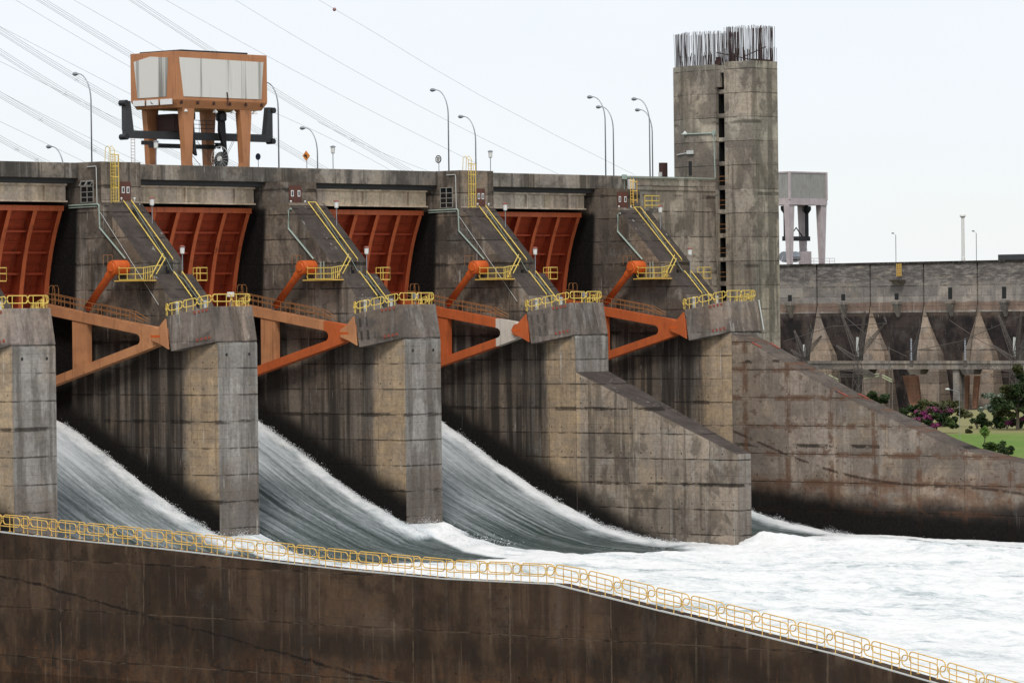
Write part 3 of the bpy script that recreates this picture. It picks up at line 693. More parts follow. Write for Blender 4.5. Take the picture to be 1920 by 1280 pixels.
# reinforcement bars along the shaft walls
def wall_pts():
    loops = [[(95.6, -17.0), (95.6, -13.35), (99.75, -13.35), (99.75, -17.0), (95.6, -17.0)], [(95.6, -22.6), (95.6, -18.45), (99.75, -18.45), (99.75, -25.4), (96.95, -25.4), (95.6, -22.6)]]
    pts = []
    for li, lp in enumerate(loops):
        for a, b in zip(lp, lp[1:]):
            k = int(math.dist(a, b) / .2)
            for i in range(k): pts.append((lerp(a, b, (i + random.uniform(-.25, .25)) / k), li))
    return pts
wp = wall_pts(); random.shuffle(wp)
def bar(m, p, li):
    z0 = 29.4; h = random.choice((4.05, 4.0, 4.0, 3.95, 1.7, 1.6)) + (.25 if li == 0 else -.1) + random.uniform(-.06, .06)
    dx, dy = random.gauss(0, .05), random.gauss(0, .05)
    m.tube([(p[0], p[1], z0), (p[0] + dx * .4, p[1] + dy * .4, z0 + h * .5), (p[0] + dx, p[1] + dy, z0 + h)], .026, 4)
for p, li in wp[:100]:
    m = MB(); bar(m, p, li); m.build('rebar', M['rebar'], tw)
m = MB()
for p, li in wp[100:]: bar(m, p, li)
for _ in range(280): (p, li) = random.choice(wp); bar(m, (p[0] + random.uniform(.1, .4), p[1] + random.uniform(-.3, .3)), li)
tag(m.build('rebar_thicket', M['rebar'], tw), kind='stuff')
for (a, b, v_, h) in ((96, 96.3, -18.9, .9),):
    MB().pv([(a, 29.5), (b, 29.5), (b - .1, 29.5 + h), (a + .25, 29.5 + h * .8)], v_, v_ + random.uniform(.5, .9)).build('rebar_cage', M['rust'], tw)
MB().tube([(96, -18.6, 30.9), (97.5, -15.0, 30.0)], .06, 5).build('loose_bar', M['rebar'], tw)
MB().tube([(96, -14.6, 30.3), (98.6, -13.6, 31.4)], .06, 5).build('loose_bar', M['rebar'], tw)
MB().box(96.2, 98.9, -13.9, -13.3, 29.76, 29.95).build('loose_formwork', M['rust'], tw)

dv = thing('divider_wall', 'sloping concrete divider wall running downstream from the third pier into white water', 'wall', (52, 10, -22))
MB().prism([(50.0, .002, ZB), (50.0, 20.7, ZB), (52.15, 20.7, ZB), (55.1, .002, ZB)], [(50.0, .002, -3.75), (50.0, 20.7, -11.75), (52.15, 20.7, -11.75), (55.1, .002, -3.75)]).build('wall_body', M['divider'], dv, bevel=.05)

wt = [(0.003, -.2)] + [at(x, y, 'u', 75)[1:] for x, y in ((1413, 645), (1490, 690), (1570, 736), (1640, 770), (1713, 803), (1760, 825), (1800, 841), (1860, 856), (1920, 868))] + [(50, -15.4), (75, -16.4)]
ww = thing('wing_wall', 'long curved concrete wing wall sloping down to the right of the last pier', 'wall', (76, 20, -22))
MB().pu([(wt[0][0], -23)] + wt + [(wt[-1][0], -23)], 75.0, 78.3).build('wall_body', M['wing'], ww, bevel=.06)
for (v_, du) in ((2.9, 3.0), (2.6, .35), (14.4, 3.0), (13.7, .5)):
    zz = interp(wt, v_); z2 = interp(wt, v_ + 1.2)
    MB().prism([(75 + du - .3, v_, zz + .02), (75 + du, v_, zz + .02), (75 + du, v_ + 1.2, z2 + .02), (75 + du - .3, v_ + 1.2, z2 + .02)], [(75 + du - .3, v_, zz + .1), (75 + du, v_, zz + .1), (75 + du, v_ + 1.2, z2 + .1), (75 + du - .3, v_ + 1.2, z2 + .1)]).build('painted_plate', M['red_mark'], ww)

# ---------------------------------------------------------------- near chute wall with its railings
UF = -80.55
tp = [at(x, y, 'u', UF)[1:] for x, y in ((0, 998), (60, 1005), (185, 1018), (297, 1029), (488, 1051), (640, 1068), (835, 1086), (1000, 1094), (1037, 1096), (1125, 1118), (1237, 1146), (1280, 1156), (1560, 1226), (1741, 1278), (1900, 1326))]
tp = [(tp[0][0] - 25, tp[0][1] + .25)] + tp + [(tp[-1][0] + 12, tp[-1][1] - 2.7)]
nw = thing('chute_wall', 'dark brown concrete chute wall across the foreground with yellow rails on top', 'wall', (UF, 100, -24))
MB().pu([(tp[0][0], -26)] + tp + [(tp[-1][0], -26)], UF, UF + 1.5).build('wall_body', M['fg'], nw)
c_ = MB()
for i in range(len(tp) - 1):
    (va, za), (vb, zb) = tp[i], tp[i + 1]
    for uu in (UF + .02,): c_.prism([(uu, va, za + .004), (uu + .16, va, za + .004), (uu + .16, vb, zb + .004), (uu, vb, zb + .004)], [(uu, va, za + .09), (uu + .16, va, za + .09), (uu + .16, vb, zb + .06), (uu, vb, zb + .06)])
c_.build('kerb_angle', M['white_pipe'], nw)
def rail_row(uu, label, phase):
    root = thing('railing', label, 'railing', (uu, 100, -13), 'yellow railings on the chute wall')
    v_ = 52.0 + phase
    while v_ < 152:
        per = 2.82 if v_ < 86 else 2.76 if v_ < 109 else 2.65
        f = lambda s: (uu, s, interp(tp, s))
        m = MB(); m.tube(loop_path(f, v_ + .07, v_ + per - .07, .48, 1.12, .26, 5), .035, 6, True)
        for t in (.26, .76):
            p = f(v_ + per * t); m.tube([p, (p[0], p[1], p[2] + 1.12)], .028, 5)
            m.lathe((p[0], p[1], p[2] - .02), [(.13, 0), (.13, .04)], 6)
        m.build('rail_panel', M['yellow_old'], root)
        v_ += per
rail_row(UF + .14, 'row of yellow looped rail panels on the near edge of the dark chute wall', 0)
rail_row(UF + 1.36, 'row of yellow looped rail panels on the far edge of the dark chute wall', -.38)

# ---------------------------------------------------------------- orange gantry crane on the crest
cr = thing('gantry_crane', 'orange gantry crane with grey clad machine house standing on the dam crest', 'gantry crane', (21, -23.5, 15.85))
CU0, CU1, CV0, CV1 = 14.8, 27.3, -27.0, -20.5
hb = MB(); hb.box(CU0, CU1, CV0, CV1, 23.4, 28.15)
hb.hexa([(CU0 + .4, CV0 + .4, 22.65), (CU1 - .5, CV0 + .4, 22.65), (CU1 - .5, CV1 - .35, 22.65), (CU0 + .4, CV1 - .35, 22.65), (CU0, CV0, 23.39), (CU1, CV0, 23.39), (CU1, CV1, 23.39), (CU0, CV1, 23.39)])
house = hb.build('machine_house', M['crane'], cr, bevel=.03)
MB().pu([(-26.45, 27.35), (-24.1, 27.75), (-21.6, 27.55), (-21.9, 23.75), (-26.0, 23.75)], CU0 - .05, CU0 + .02).build('side_panel', M['cladding'], house)
MB().pv([(CU0 + .4, 27.55), (CU1 - .55, 27.45), (CU1 - .9, 23.75), (CU0 + .95, 23.75)], CV1 - .02, CV1 + .05).build('front_panel', M['cladding'], house)
MB().box(CU0 + 1.0, CU1 - 2.4, CV0 + .3, CV1 - .3, 28.16, 28.34).build('roof', M['black_steel'], house)
for k in range(3):
    a = CV0 + .35 + k * 1.95
    pl_ = MB().box(CU0 - .06, CU0 + .02, a, a + 1.65, 22.98, 23.52).build('name_plate', M['sign_white'], house)
    if k == 1: MB().pu([(a + .6, 23.4), (a + .75, 23.25), (a + .72, 23.12), (a + 1.05, 23.1), (a + .8, 23.08), (a + .65, 23.2)], CU0 - .075, CU0 - .055).build('emblem', M['rust'], pl_)
for q in range(6): MB().box(CU0 + .6 + q * 2.2, CU0 + .75 + q * 2.2, CV1 - .1, CV1 + .12, 23.0, 23.35).build('bracket', M['rust'], house)
MB().tube([(21.6, CV1 + .1, 24.3), (21.7, CV1 + .12, 23.6), (21.6, CV1 + .1, 23.0)], .07, 5).build('pipe', M['rust'], house)
for q in (1.6, 5.7, 8.2, 11.2): MB().lathe((CU0 + q, CV1 - .5, 22.3), [(.3, 0), (.24, .15), (.06, .35)], 12).build('floodlight', M['white'], house)
for (ua, v_, fl) in ((15.8, -21.2, 1), (23.7, -21.2, -1), (15.8, -26.3, 1), (23.7, -26.3, -1)):
    prof = [(ua + .1, 22.7), (ua + 1.75, 22.7), (ua + 1.5, 19.8), (ua + 1.38, 17.4)]
    if fl > 0: prof += [(ua + 1.5, 16.9), (ua + 1.9, 16.5), (ua + 2.5, 16.25), (ua + 2.5, 15.85), (ua + .5, 15.85), (ua + .5, 17.4), (ua + .38, 19.8)]
    else: prof += [(ua + 1.35, 15.85), (ua - .65, 15.85), (ua - .65, 16.25), (ua - .05, 16.5), (ua + .35, 16.9), (ua + .47, 17.4), (ua + .35, 19.8)]
    MB().pv(prof, v_ - .34, v_ + .34).build('leg', M['crane'], cr)
lb = MB(); lb.box(10.9, 31.0, -24.1, -23.5, 19.7, 20.45); lb.pv([(10.85, 20.45), (11.9, 20.45), (11.5, 23.3), (10.85, 23.3)], -24.1, -23.5); lb.pv([(30.0, 20.45), (31.0, 20.45), (31.0, 23.2), (30.4, 23.2)], -24.1, -23.5)
beam = lb.build('lifting_beam', M['blue_steel'], cr)
for (uu, zz) in ((10.85, 19.8), (10.85, 23.1), (31.0, 19.8), (31.1, 22.9)): MB().lathe((uu, -23.8, zz), [(.3, -.45), (.3, .45)], 10, 'v').build('guide_roller', M['black_steel'], beam)
MB().box(13.3, 14.6, -24.0, -23.5, 19.1, 19.49).build('beam_foot', M['black_steel'], beam)
MB().pv([(23.2, 19.49), (24.0, 19.49), (23.7, 18.9)], -24, -23.6).build('beam_foot', M['black_steel'], beam)
MB().box(17.0, 19.6, -25.6, -23.2, 20.5, 22.2).build('hoist_winch', M['rust'], cr)
MB().box(15.4, 23.8, -25.2, -24.3, 18.9, 19.3).build('hoist_winch', M['black_steel'], cr)
for (uu, zt, zb_) in ((18.6, 22.6, 18.1), (22.9, 22.6, 17.7)):
    h_ = MB(); h_.lathe((uu, -22.6, zt - .9), [(.2, -.3), (.55, 0), (.55, .6), (.3, .9)], 10)
    h_.pv([(uu - .35, zt - 1.0), (uu + .35, zt - 1.0), (uu + .55, zb_ + 1.2), (uu + .75, zb_), (uu + .3, zb_ + .25), (uu + .1, zb_ + .7), (uu + .35, zb_ + .8), (uu + .1, zb_ + 1.5), (uu - .4, zt - 2)], -22.75, -22.4)
    h_.build('lifting_hook', M['black_steel'], cr)
for (a, b) in (((16.2, -22, 22.6), (20.2, -20.6, 16.6)), ((26, -22, 22.4), (20.8, -20.6, 16.8)), ((25.2, -22.2, 21.4), (20.6, -20.6, 16.7)), ((15.5, -23, 21.4), (19.5, -21.0, 16.1))): MB().tube([a, b], .025, 4).build('cable', M['black_steel'], cr)
g = MB(); grid_rail(g, [(19.6, -24.4, 20.5), (23.6, -24.4, 20.5)], 1.2, (.4, .8, 1.2), 1.0, .03); g.build('guard_rail', M['black_steel'], cr)
l = MB()
for q in (0, .5): l.tube([(14.4 + q, -26.6, 15.85), (14.4 + q, -26.6, 20.0)], .03, 4)
for i in range(13): l.tube([(14.4, -26.6, 16.1 + .3 * i), (14.9, -26.6, 16.1 + .3 * i)], .02, 4)
l.build('ladder', M['rail_rust'], cr)
# cable reel at the foot of the crane
rc_ = (20.7, -20.6, 17.75)
rl = MB()
rl.lathe((rc_[0] + .1, rc_[1], rc_[2] - .25), [(.95, 0), (.95, .12)], 20, 'u')
reel = rl.build('cable_reel', M['black_steel'], cr)
rr = MB(); rr.tube([(rc_[0], rc_[1] + 1.22 * math.cos(t), rc_[2] + 1.22 * math.sin(t)) for t in [2 * math.pi * i / 24 for i in range(24)]], .03, 4, True)
for i in range(18):
    t = 2 * math.pi * i / 18; rr.tube([rc_, (rc_[0], rc_[1] + 1.22 * math.cos(t), rc_[2] + 1.22 * math.sin(t))], .016, 4)
rr.build('spokes', M['white_pipe'], reel)
MB().lathe((rc_[0] - .15, rc_[1], rc_[2]), [(.24, 0), (.24, .2)], 14, 'u').build('hub', M['white'], reel)
MB().box(20.3, 21.3, -21.1, -20.1, 15.86, 16.7).build('reel_stand', M['rust'], reel)

# ---------------------------------------------------------------- street lamps, lanterns, signs on the crest
def make_lamp(org, h, label, group):
    root = thing('street_lamp', label, 'street lamp', org, group)
    u_, v_, z_ = org
    pts = [(u_, v_, z_), (u_, v_, z_ + h * .72)]
    for i in range(1, 9):
        t = i / 8 * math.pi / 2; pts.append((u_, v_ - 1.75 * (1 - math.cos(t)), z_ + h * .72 + (h * .27) * math.sin(t)))
    MB().tube(pts, .075, 7, r2=.045).build('pole', M['galv'], root, smooth=True)
    e = pts[-1]
    MB().lathe((e[0], e[1] + .05, e[2] + .01), [(.05, 0), (.1, -.12), (.19, -.4), (.2, -.6), (.1, -.8)], 10, 'v').build('lamp_head', M['galv'], root, smooth=True)
    return root
NEAR_L = [(4.0, 'tall curved street lamp left of the gantry crane, behind the ladder pier'), (29.3, 'tall curved street lamp touching the right end of the gantry crane'),
          (54.4, 'tall curved street lamp beside the speed limit sign'), (79.6, 'tall curved street lamp above the junction box of the abutment conduit'),
          (87.1, 'tall curved street lamp, higher head of the close pair left of the tower')]
G_L = 'curved street lamps along the dam crest'
l0 = make_lamp((NEAR_L[0][0], -21, 15.85), 9.9, NEAR_L[0][1], G_L)
for u_, lab in NEAR_L[1:]:
    c = copy_tree(l0, (u_, -21, 15.85)); c['label'] = lab
FAR_L = [(12.2, 19.4, 'low curved street lamp nearest the left edge, mostly hidden by the parapet'), (48.1, 22.1, 'curved street lamp right beside the orange diamond sign'),
         (72.9, 23.95, 'curved street lamp behind the second yellow caged ladder'), (96.2, 25.65, 'curved street lamp just right of the lamp above the junction box, its head lower'),
         (103.1, 25.5, 'curved street lamp, lower head of the close pair left of the tower')]
for u_, zt, lab in FAR_L:
    c = copy_tree(l0, (u_, -34, zt - 9.9)); c['label'] = lab

def make_lantern(org, h, label, group, cap):
    root = thing('lantern_post', label, 'lantern', org, group); u_, v_, z_ = org
    MB().tube([(u_, v_, z_), (u_, v_, z_ + h)], .045, 6).build('post', M['galv'], root)
    MB().lathe((u_, v_, z_ + h), [(.14, 0), (.2, .08), (.23, .62), (.2, .66)], 10).build('shade', M['white'], root)
    MB().lathe((u_, v_, z_ + h + .66), [(.3, 0), (.3, .06), (.08, .16)], 10).build('cap', M[cap], root)
    return root
b0 = make_lantern((38.1, -22, 15.85), 2.8, 'small lantern post on the crest between the diamond sign and the speed sign', 'lantern posts on the crest', 'galv')
for u_, lab in ((62.0, 'small lantern post on the crest right of the second yellow ladder'), (13.4, 'small lantern post seen between the gantry crane legs')):
    c = copy_tree(b0, (u_, -22, 15.85)); c['label'] = lab
RL_T = {0: 'pier with the tilted window', 1: 'pier with plain double door', 2: 'third pier, beside the white patched arm', 3: 'last pier before the tower'}
first = None
for n in range(4):
    for k, (v_, h_) in enumerate(((-13.3, 1.7), (-9.25, 2.0))):
        z_ = ramp_z(v_) if k == 0 else 5.75
        lab = f"{'upper' if k == 0 else 'lower'} white box lantern beside the stairs of the {RL_T[n]}"
        lo = (25 * n + 4.55, v_, z_)
        if k == 0 and n: c = copy_tree(fu, lo); c['label'] = lab
        elif k == 1 and n: c = copy_tree(fl_, lo); c['label'] = lab
        elif k == 0: fu = make_lantern(lo, 1.7, lab, 'white box lanterns on the pier stairs', 'roof_red')
        else: fl_ = make_lantern(lo, 2.4, lab, 'white box lanterns on the pier stairs', 'roof_red')
for n, (du, h_) in {0: (4.3, .9), 1: (4.4, .6), 2: (4.5, .6)}.items():
    o_ = (25 * n + du, -2.6, 2.85)
    lab = {0: 'cream floodlight box on a post on the cap of the pier with the tilted window', 1: 'grey floodlight box on the cap of the plain-door pier', 2: 'grey floodlight box on the cap of the third pier'}[n]
    fr = thing('floodlight', lab, 'floodlight', o_, 'floodlights on the pier caps')
    MB().tube([o_, (o_[0], o_[1], o_[2] + h_ + .3)], .05, 6).build('post', M['galv'], fr)
    MB().box(o_[0] - .3, o_[0] + .3, o_[1] - .2, o_[1] + .2, o_[2] + h_ + .3, o_[2] + h_ + .75).build('lamp_box', M['white'] if n == 0 else M['galv'], fr, bevel=.04)

def text_mesh(name, body, size, mat, parent, org, thick=.01):
    cu = bpy.data.curves.new(name, 'FONT'); cu.body = body; cu.size = size; cu.extrude = thick; cu.align_x = 'CENTER'; cu.align_y = 'CENTER'
    tmp = bpy.data.objects.new(name, cu); COL.objects.link(tmp)
    dg = bpy.context.evaluated_depsgraph_get(); me = bpy.data.meshes.new_from_object(tmp.evaluated_get(dg))
    bpy.data.objects.remove(tmp)
    # text x -> v (downstream), y -> z; faces -u
    me.transform(Matrix(((0, 0, -1, 0), (-1, 0, 0, 0), (0, 1, 0, 0), (0, 0, 0, 1))))
    o0 = ORG[parent]; me.transform(Matrix.Translation((org[0] - o0[0], -(org[1] - o0[1]), org[2] - o0[2])))
    me.materials.clear(); me.materials.append(mat)
    o = bpy.data.objects.new(name, me); COL.objects.link(o); o.parent = parent; ORG[o] = o0; return o
s1 = thing('road_sign', 'orange diamond warning sign with black bent arrow on the crest', 'road sign', (34.3, -22, 15.85), 'road signs on the crest')
MB().tube([(34.3, -22, 15.85), (34.3, -22, 18.0)], .04, 6).build('post', M['galv'], s1)
d_ = .52; pb_ = MB().pu([(-22, 18.35 - d_), (-22 + d_, 18.35), (-22, 18.35 + d_), (-22 - d_, 18.35)], 34.2, 34.26).build('sign_board', M['sign_orange'], s1)
MB().pu([(-22 + .02, 18.1), (-22 + .14, 18.1), (-22 + .14, 18.45), (-22 - .08, 18.45), (-22 - .08, 18.56), (-22 - .28, 18.38), (-22 - .08, 18.2), (-22 - .08, 18.32), (-22 + .02, 18.32)], 34.17, 34.195).build('arrow', M['sign_black'], pb_)
s2 = thing('road_sign', 'round white speed limit sign reading 20 on the crest', 'road sign', (54.6, -22.6, 15.85), 'road signs on the crest')
MB().tube([(54.6, -22.6, 15.85), (54.6, -22.6, 18.0)], .04, 6).build('post', M['galv'], s2)
rim = MB().lathe((54.5, -22.6, 18.4), [(.42, 0), (.42, .05)], 24, 'u').build('sign_rim', M['sign_black'], s2)
MB().lathe((54.48, -22.6, 18.4), [(.33, 0), (.33, .03)], 24, 'u').build('sign_board', M['sign_white'], rim)
text_mesh('digits', '20', .44, M['sign_black'], rim, (54.465, -22.6, 18.45)); text_mesh('unit_text', 'km/h', .14, M['sign_black'], rim, (54.465, -22.6, 18.2))
s3 = thing('road_sign', 'round dark blue sign just right of the gantry crane leg', 'road sign', (27.4, -22, 15.85), 'road signs on the crest')
MB().tube([(27.4, -22, 15.85), (27.4, -22, 17.8)], .035, 6).build('post', M['galv'], s3)
MB().lathe((27.35, -22, 18.13), [(.34, 0), (.34, .05)], 24, 'u').build('sign_board', M['sign_blue'], s3)
ch = thing('exhaust_stack', 'short rusty brown exhaust stack on the crest left of the tower', 'chimney', (90.6, -22, 15.85))
MB().box(90.15, 91.0, -22.3, -21.7, 15.85, 18.65).build('stack_body', M['rust'], ch, bevel=.03)
MB().box(89.95, 90.149, -22.2, -21.8, 16.5, 17.6).build('side_box', M['white_pipe'], ch)

# access road behind the crest (structure)
rd = MB(); rd.prism([(-10, -37, 7.5), (0, -37, 8.6), (48, -37, 12.2), (73, -37, 14.05), (96, -37, 15.75), (110, -37, 15.75)], [(-10, -31, 7.5), (0, -31, 8.6), (48, -31, 12.2), (73, -31, 14.05), (96, -31, 15.75), (110, -31, 15.75)])
m = MB(); pr = [(-10, 7.5), (0, 8.6), (12.2, 9.5), (48, 12.2), (73, 14.05), (96, 15.7), (110, 15.7)]
m.pv(pr + [(110, -26), (-10, -26)], -37, -30.9)
tag(m.build('access_road', M['asphalt']), kind='structure')

# ---------------------------------------------------------------- overhead conductors
def sky(x, y): return at(x, y, 'v', -150)
def wire(m, pts, r=.035):
    P = [sky(*p) for p in pts]; a, b = P[0], P[-1]; out = []
    # parabola through the points (two or three)
    if len(P) == 2:
        for i in range(13):
            t = i / 12; q = lerp(a, b, t); out.append((q[0], q[1], q[2] - 4 * .012 * math.dist(a, b) * t * (1 - t)))
    else:
        for i in range(17):
            t = i / 16; tm = .5
            q = [2 * (t - .5) * (t - 1) * P[0][k] - 4 * t * (t - 1) * P[1][k] + 2 * t * (t - .5) * P[2][k] for k in range(3)]; out.append(tuple(q))
    m.tube(out, r, 4)
B_L = [((73 - 60, -37), (73, 0), (242, 104), (595, 313), 'four-wire power line bundle meeting the left wall of the crane house'),
       ((186, -37), (246, 0), (503, 166), (760, 320), 'four-wire power line bundle crossing the sky right behind the gantry crane'),
       ((-60, 20), (0, 60), (236, 203), (420, 302), 'four-wire power line bundle crossing the head of the left street lamp'),
       ((-60, 62), (0, 100), (236, 242), (352, 303), 'four-wire power line bundle running just below the left street lamp head'),
       ((-60, 143), (0, 180), (120, 249), (215, 302), 'four-wire power line bundle passing just above the left caged ladder'),
       ((-60, 224), (0, 262), (40, 284), (80, 304), 'four-wire power line bundle in the lower left corner of the sky')]
for a, p, q, b, lab in B_L:
    c0 = sky(*p)
    root = thing('power_line_bundle', lab, 'power line', c0, 'four-wire power lines over the dam')
    for dx, dy in ((0, 0), (3, 5), (9, -3), (12, 3)):
        m = MB(); x0, y0 = p; x2, y2 = b; x1 = (x0 + x2) / 2
        t = (q[0] - x0) / (x2 - x0); yq = q[1]
        # height of the curve at mid span from the measured inner point
        lin = y0 + (y2 - y0) * t; sag = (yq - lin) / (4 * t * (1 - t)); y1 = (y0 + y2) / 2 + sag
        P0 = (x0 + dx - (x2 - x0) * .25, y0 + dy - (y2 - y0) * .25 - sag * 1.25)
        # extend a quarter span to the left along the same parabola
        f = lambda tt: y0 + (y2 - y0) * tt + 4 * sag * tt * (1 - tt)
        pts = [sky(x0 + dx + (x2 - x0) * tt, f(tt) + dy) for tt in [-.25 + 1.3 * i / 22 for i in range(23)]]
        m.tube(pts, .027, 4); m.build('cable', M['wire'], root)
    for t in (.33, .8):
        xs, ys = x0 + (x2 - x0) * t, f(t); m = MB()
        m.tube([sky(xs, ys), sky(xs + 9, ys + 6)], .035, 4); m.tube([sky(xs + 1, ys + 6), sky(xs + 9, ys - 1)], .035, 4); m.build('spacer', M['wire'], root)
SW = [((441, 0), (900, 257), (1046, 326), 'single thin wire that comes down to the crest right of the lantern post'),
      ((380, 39), (700, 210), (880, 300), 'single thin wire passing the upper right corner of the crane house'),
      ((138, 0), (230, 52), (380, 139), 'single thin wire running toward the crane house roof from the left'),
      ((29, 0), (140, 66), (360, 190), 'single thin wire between the two upper left wire bundles'),
      ((0, 50), (150, 128), (300, 205), 'single thin wire just above the left street lamp head'),
      ((0, 115), (130, 180), (300, 258), 'single thin wire between the two bundles at the left lamp pole'),
      ((0, 172), (130, 240), (262, 304), 'single thin wire ending near the left caged ladder hoops'),
      ((0, 228), (80, 266), (155, 302), 'single thin wire passing the low street lamp at far left'),
      ((523, 215), (640, 270), (730, 318), 'single thin wire ending between the lantern post and the speed sign'),
      ((630, 246), (720, 288), (800, 320), 'single thin wire ending at the speed limit sign')]
for a, q, b, lab in SW:
    m = MB(); x0, y0 = a; x2, y2 = b; t = (q[0] - x0) / (x2 - x0); lin = y0 + (y2 - y0) * t; sag = (q[1] - lin) / (4 * t * (1 - t))
    f = lambda tt: y0 + (y2 - y0) * tt + 4 * sag * tt * (1 - tt)
    m.tube([sky(x0 + (x2 - x0) * tt, f(tt)) for tt in [-.2 + 1.23 * i / 18 for i in range(19)]], .024, 4)
    tag(m.build('power_line', M['wire'], org=sky(*a)), lab, 'power line', 'single wires over the dam')
root = thing('power_line', 'single wire carrying a reddish marker ball, top centre of the sky', 'power line', sky(627, 18), 'single wires over the dam')
m = MB(); m.tube([sky(x, y) for x, y in ((560, -22), (599, 1), (700, 60), (800, 121), (900, 179), (1050, 258), (1190, 328))], .024, 4); m.build('cable', M['wire'], root)
q = sky(627, 18); MB().lathe(q, [(.02, -.28), (.2, -.2), (.28, 0), (.2, .2), (.02, .28)], 12).build('marker_ball', M['ball'], root, smooth=True)

# ---------------------------------------------------------------- far dam
XU = 534.0
def fd(x, y, u=XU): return at(x, y, 'u', u)
JX = [1330, 1432, 1532, 1632, 1732, 1833, 1934, 2036, 2140]
JV = [fd(x, 573)[1] for x in JX]
far = thing('far_dam', 'distant old concrete dam with buttresses and orange band in the right background', 'dam', (XU, -310, -27))
V0, V1 = JV[0] - 3, JV[-1] + 3
for a, b in zip(JV, JV[1:]):
    MB().box(XU, XU + 9, a + .22, b - .22, .9, 12.3).build('wall_block', M['fardam'], far)
    w_ = a + (b - a) * .46
    MB().box(XU - .04, XU + .3, w_, w_ + 1.15, 3.9, 5.4 if a < JV[4] else 6.6).build('window_opening', M['sign_black'], far)
    MB().prism([(XU - 1.5, w_ + .2, 2.9), (XU - 1.5, w_ + 2.0, 2.9), (XU + .1, w_ + 2.0, 2.9), (XU + .1, w_ + .2, 2.9)], [(XU - .2, w_ + .7, -.2), (XU - .2, w_ + 1.4, -.2), (XU + .1, w_ + 1.4, -.2), (XU + .1, w_ + .7, -.2)]).build('corbel', M['viaduct'], far)
    MB().box(XU - 1.55, XU + .05, w_ + .1, w_ + 2.1, 2.9, 3.5).build('corbel_cap', M['viaduct'], far)
MB().box(XU - .25, XU + 18, V0, V1, 12.3, 12.75).build('crest_slab', M['dark_concrete'], far)
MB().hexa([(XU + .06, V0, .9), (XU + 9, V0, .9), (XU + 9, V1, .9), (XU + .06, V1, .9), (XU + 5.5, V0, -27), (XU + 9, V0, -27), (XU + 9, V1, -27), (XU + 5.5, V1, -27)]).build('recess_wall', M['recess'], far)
WZ = [(2.4, .05, .0), (-1.5, 1.15, .9), (-5.5, 2.5, 2.2), (-8.9, 4.0, 3.0), (-13, 4.3, 3.4), (-27, 4.6, 4.5)]
for i, J in enumerate(JV):
    for sd in (-1, 1):
        A = [(XU - p - .1, J + sd * .12, z) for z, w, p in WZ]; Bq = [(XU - p * .35 + .8, J + sd * (w + .12), z) for z, w, p in WZ]
        back = [(XU + 8, J + sd * .12, z) for z, w, p in WZ]; bb = [(XU + 8, J + sd * (w + .12), z) for z, w, p in WZ]
        m = MB(); k = len(WZ); m.v = A + Bq + back + bb
        for j in range(k - 1):
            m.f += [(j, j + 1, k + j + 1, k + j), (k + j, k + j + 1, 3 * k + j + 1, 3 * k + j), (j, j + 1, 2 * k + j + 1, 2 * k + j)]
        m.f += [(k - 1, 2 * k - 1, 4 * k - 1, 3 * k - 1), (0, k, 3 * k, 2 * k)]
        m.build('buttress', M['buttress'] if sd > 0 or i == 5 else M['buttress_shaded'], far)
for (x0, x1, x2, x3) in ((1692, 1720, 1727, 1708), (1795, 1816, 1814, 1808), (1826, 1836, 1830, 1822)):
    a = [fd(x0, 704, XU - 7), fd(x1, 704, XU - 7), fd(x2, 766, XU - 7), fd(x3, 766, XU - 7)]
    MB().prism(a, [(p[0] + .6, p[1], p[2]) for p in a]).build('ochre_panel', M['ochre'], far)
ld = MB(); q = fd(1681, 494, XU - .5)
for dv_ in (0, .6, 1.2): ld.tube([(XU - .4, q[1] + dv_, 12.4), (XU - .4, q[1] + dv_, 9.4)], .1, 4)
for i in range(7): ld.tube([(XU - .4, q[1], 9.6 + .42 * i), (XU - .4, q[1] + 1.2, 9.6 + .42 * i)], .07, 4)
ld.build('ladder', M['yellow_old'], far)
MB().prism([(XU - 2, q[1] - 1.5, 8.6), (XU - 2, q[1] + 2.4, 8.6), (XU, q[1] + 2.4, 8.6), (XU, q[1] - 1.5, 8.6)], [(XU - .4, q[1] - .2, 7.3), (XU - .4, q[1] + 1.2, 7.3), (XU, q[1] + 1.2, 7.3), (XU, q[1] - .2, 7.3)]).build('corbel', M['viaduct'], far)
q0 = fd(1869, 488); q1 = fd(1912, 488)
MB().box(XU + .5, XU + 3, q0[1], q1[1], 12.76, 14.0).build('crest_box', M['blue_steel'], far)

vd = thing('pipe_viaduct', 'long grey concrete viaduct crossing in front of the distant dam', 'viaduct', (XU - 12, -310, -26))
UV = XU - 12
zt = fd(1750, 677, UV)[2]; zb = fd(1750, 692, UV)[2]
MB().box(UV, UV + 3, fd(1470, 680, UV)[1], fd(2080, 680, UV)[1], zb, zt).build('deck_beam', M['viaduct'], vd)
MB().box(UV - .25, UV + .0, fd(1470, 680, UV)[1], fd(2080, 680, UV)[1], zt - .55, zt + .12).build('parapet', M['viaduct'], vd)
for x in (1617, 1714, 1814, 1914, 2014):
    v_ = fd(x, 690, UV)[1]
    MB().hexa([(UV + .2, v_ - 1.5, zb - 1.2), (UV + 2.8, v_ - 1.5, zb - 1.2), (UV + 2.8, v_ + 1.5, zb - 1.2), (UV + .2, v_ + 1.5, zb - 1.2), (UV - .3, v_ - 1.9, zb), (UV + 3.3, v_ - 1.9, zb), (UV + 3.3, v_ + 1.9, zb), (UV - .3, v_ + 1.9, zb)]).build('pier_head', M['viaduct'], vd)
    c1 = fd(x - 24, 690, UV)[1]
    if x in (1814, 2014): MB().box(UV + .5, UV + 2.5, c1 - .9, c1 + .9, -27, zb - .01).build('column', M['viaduct'], vd)

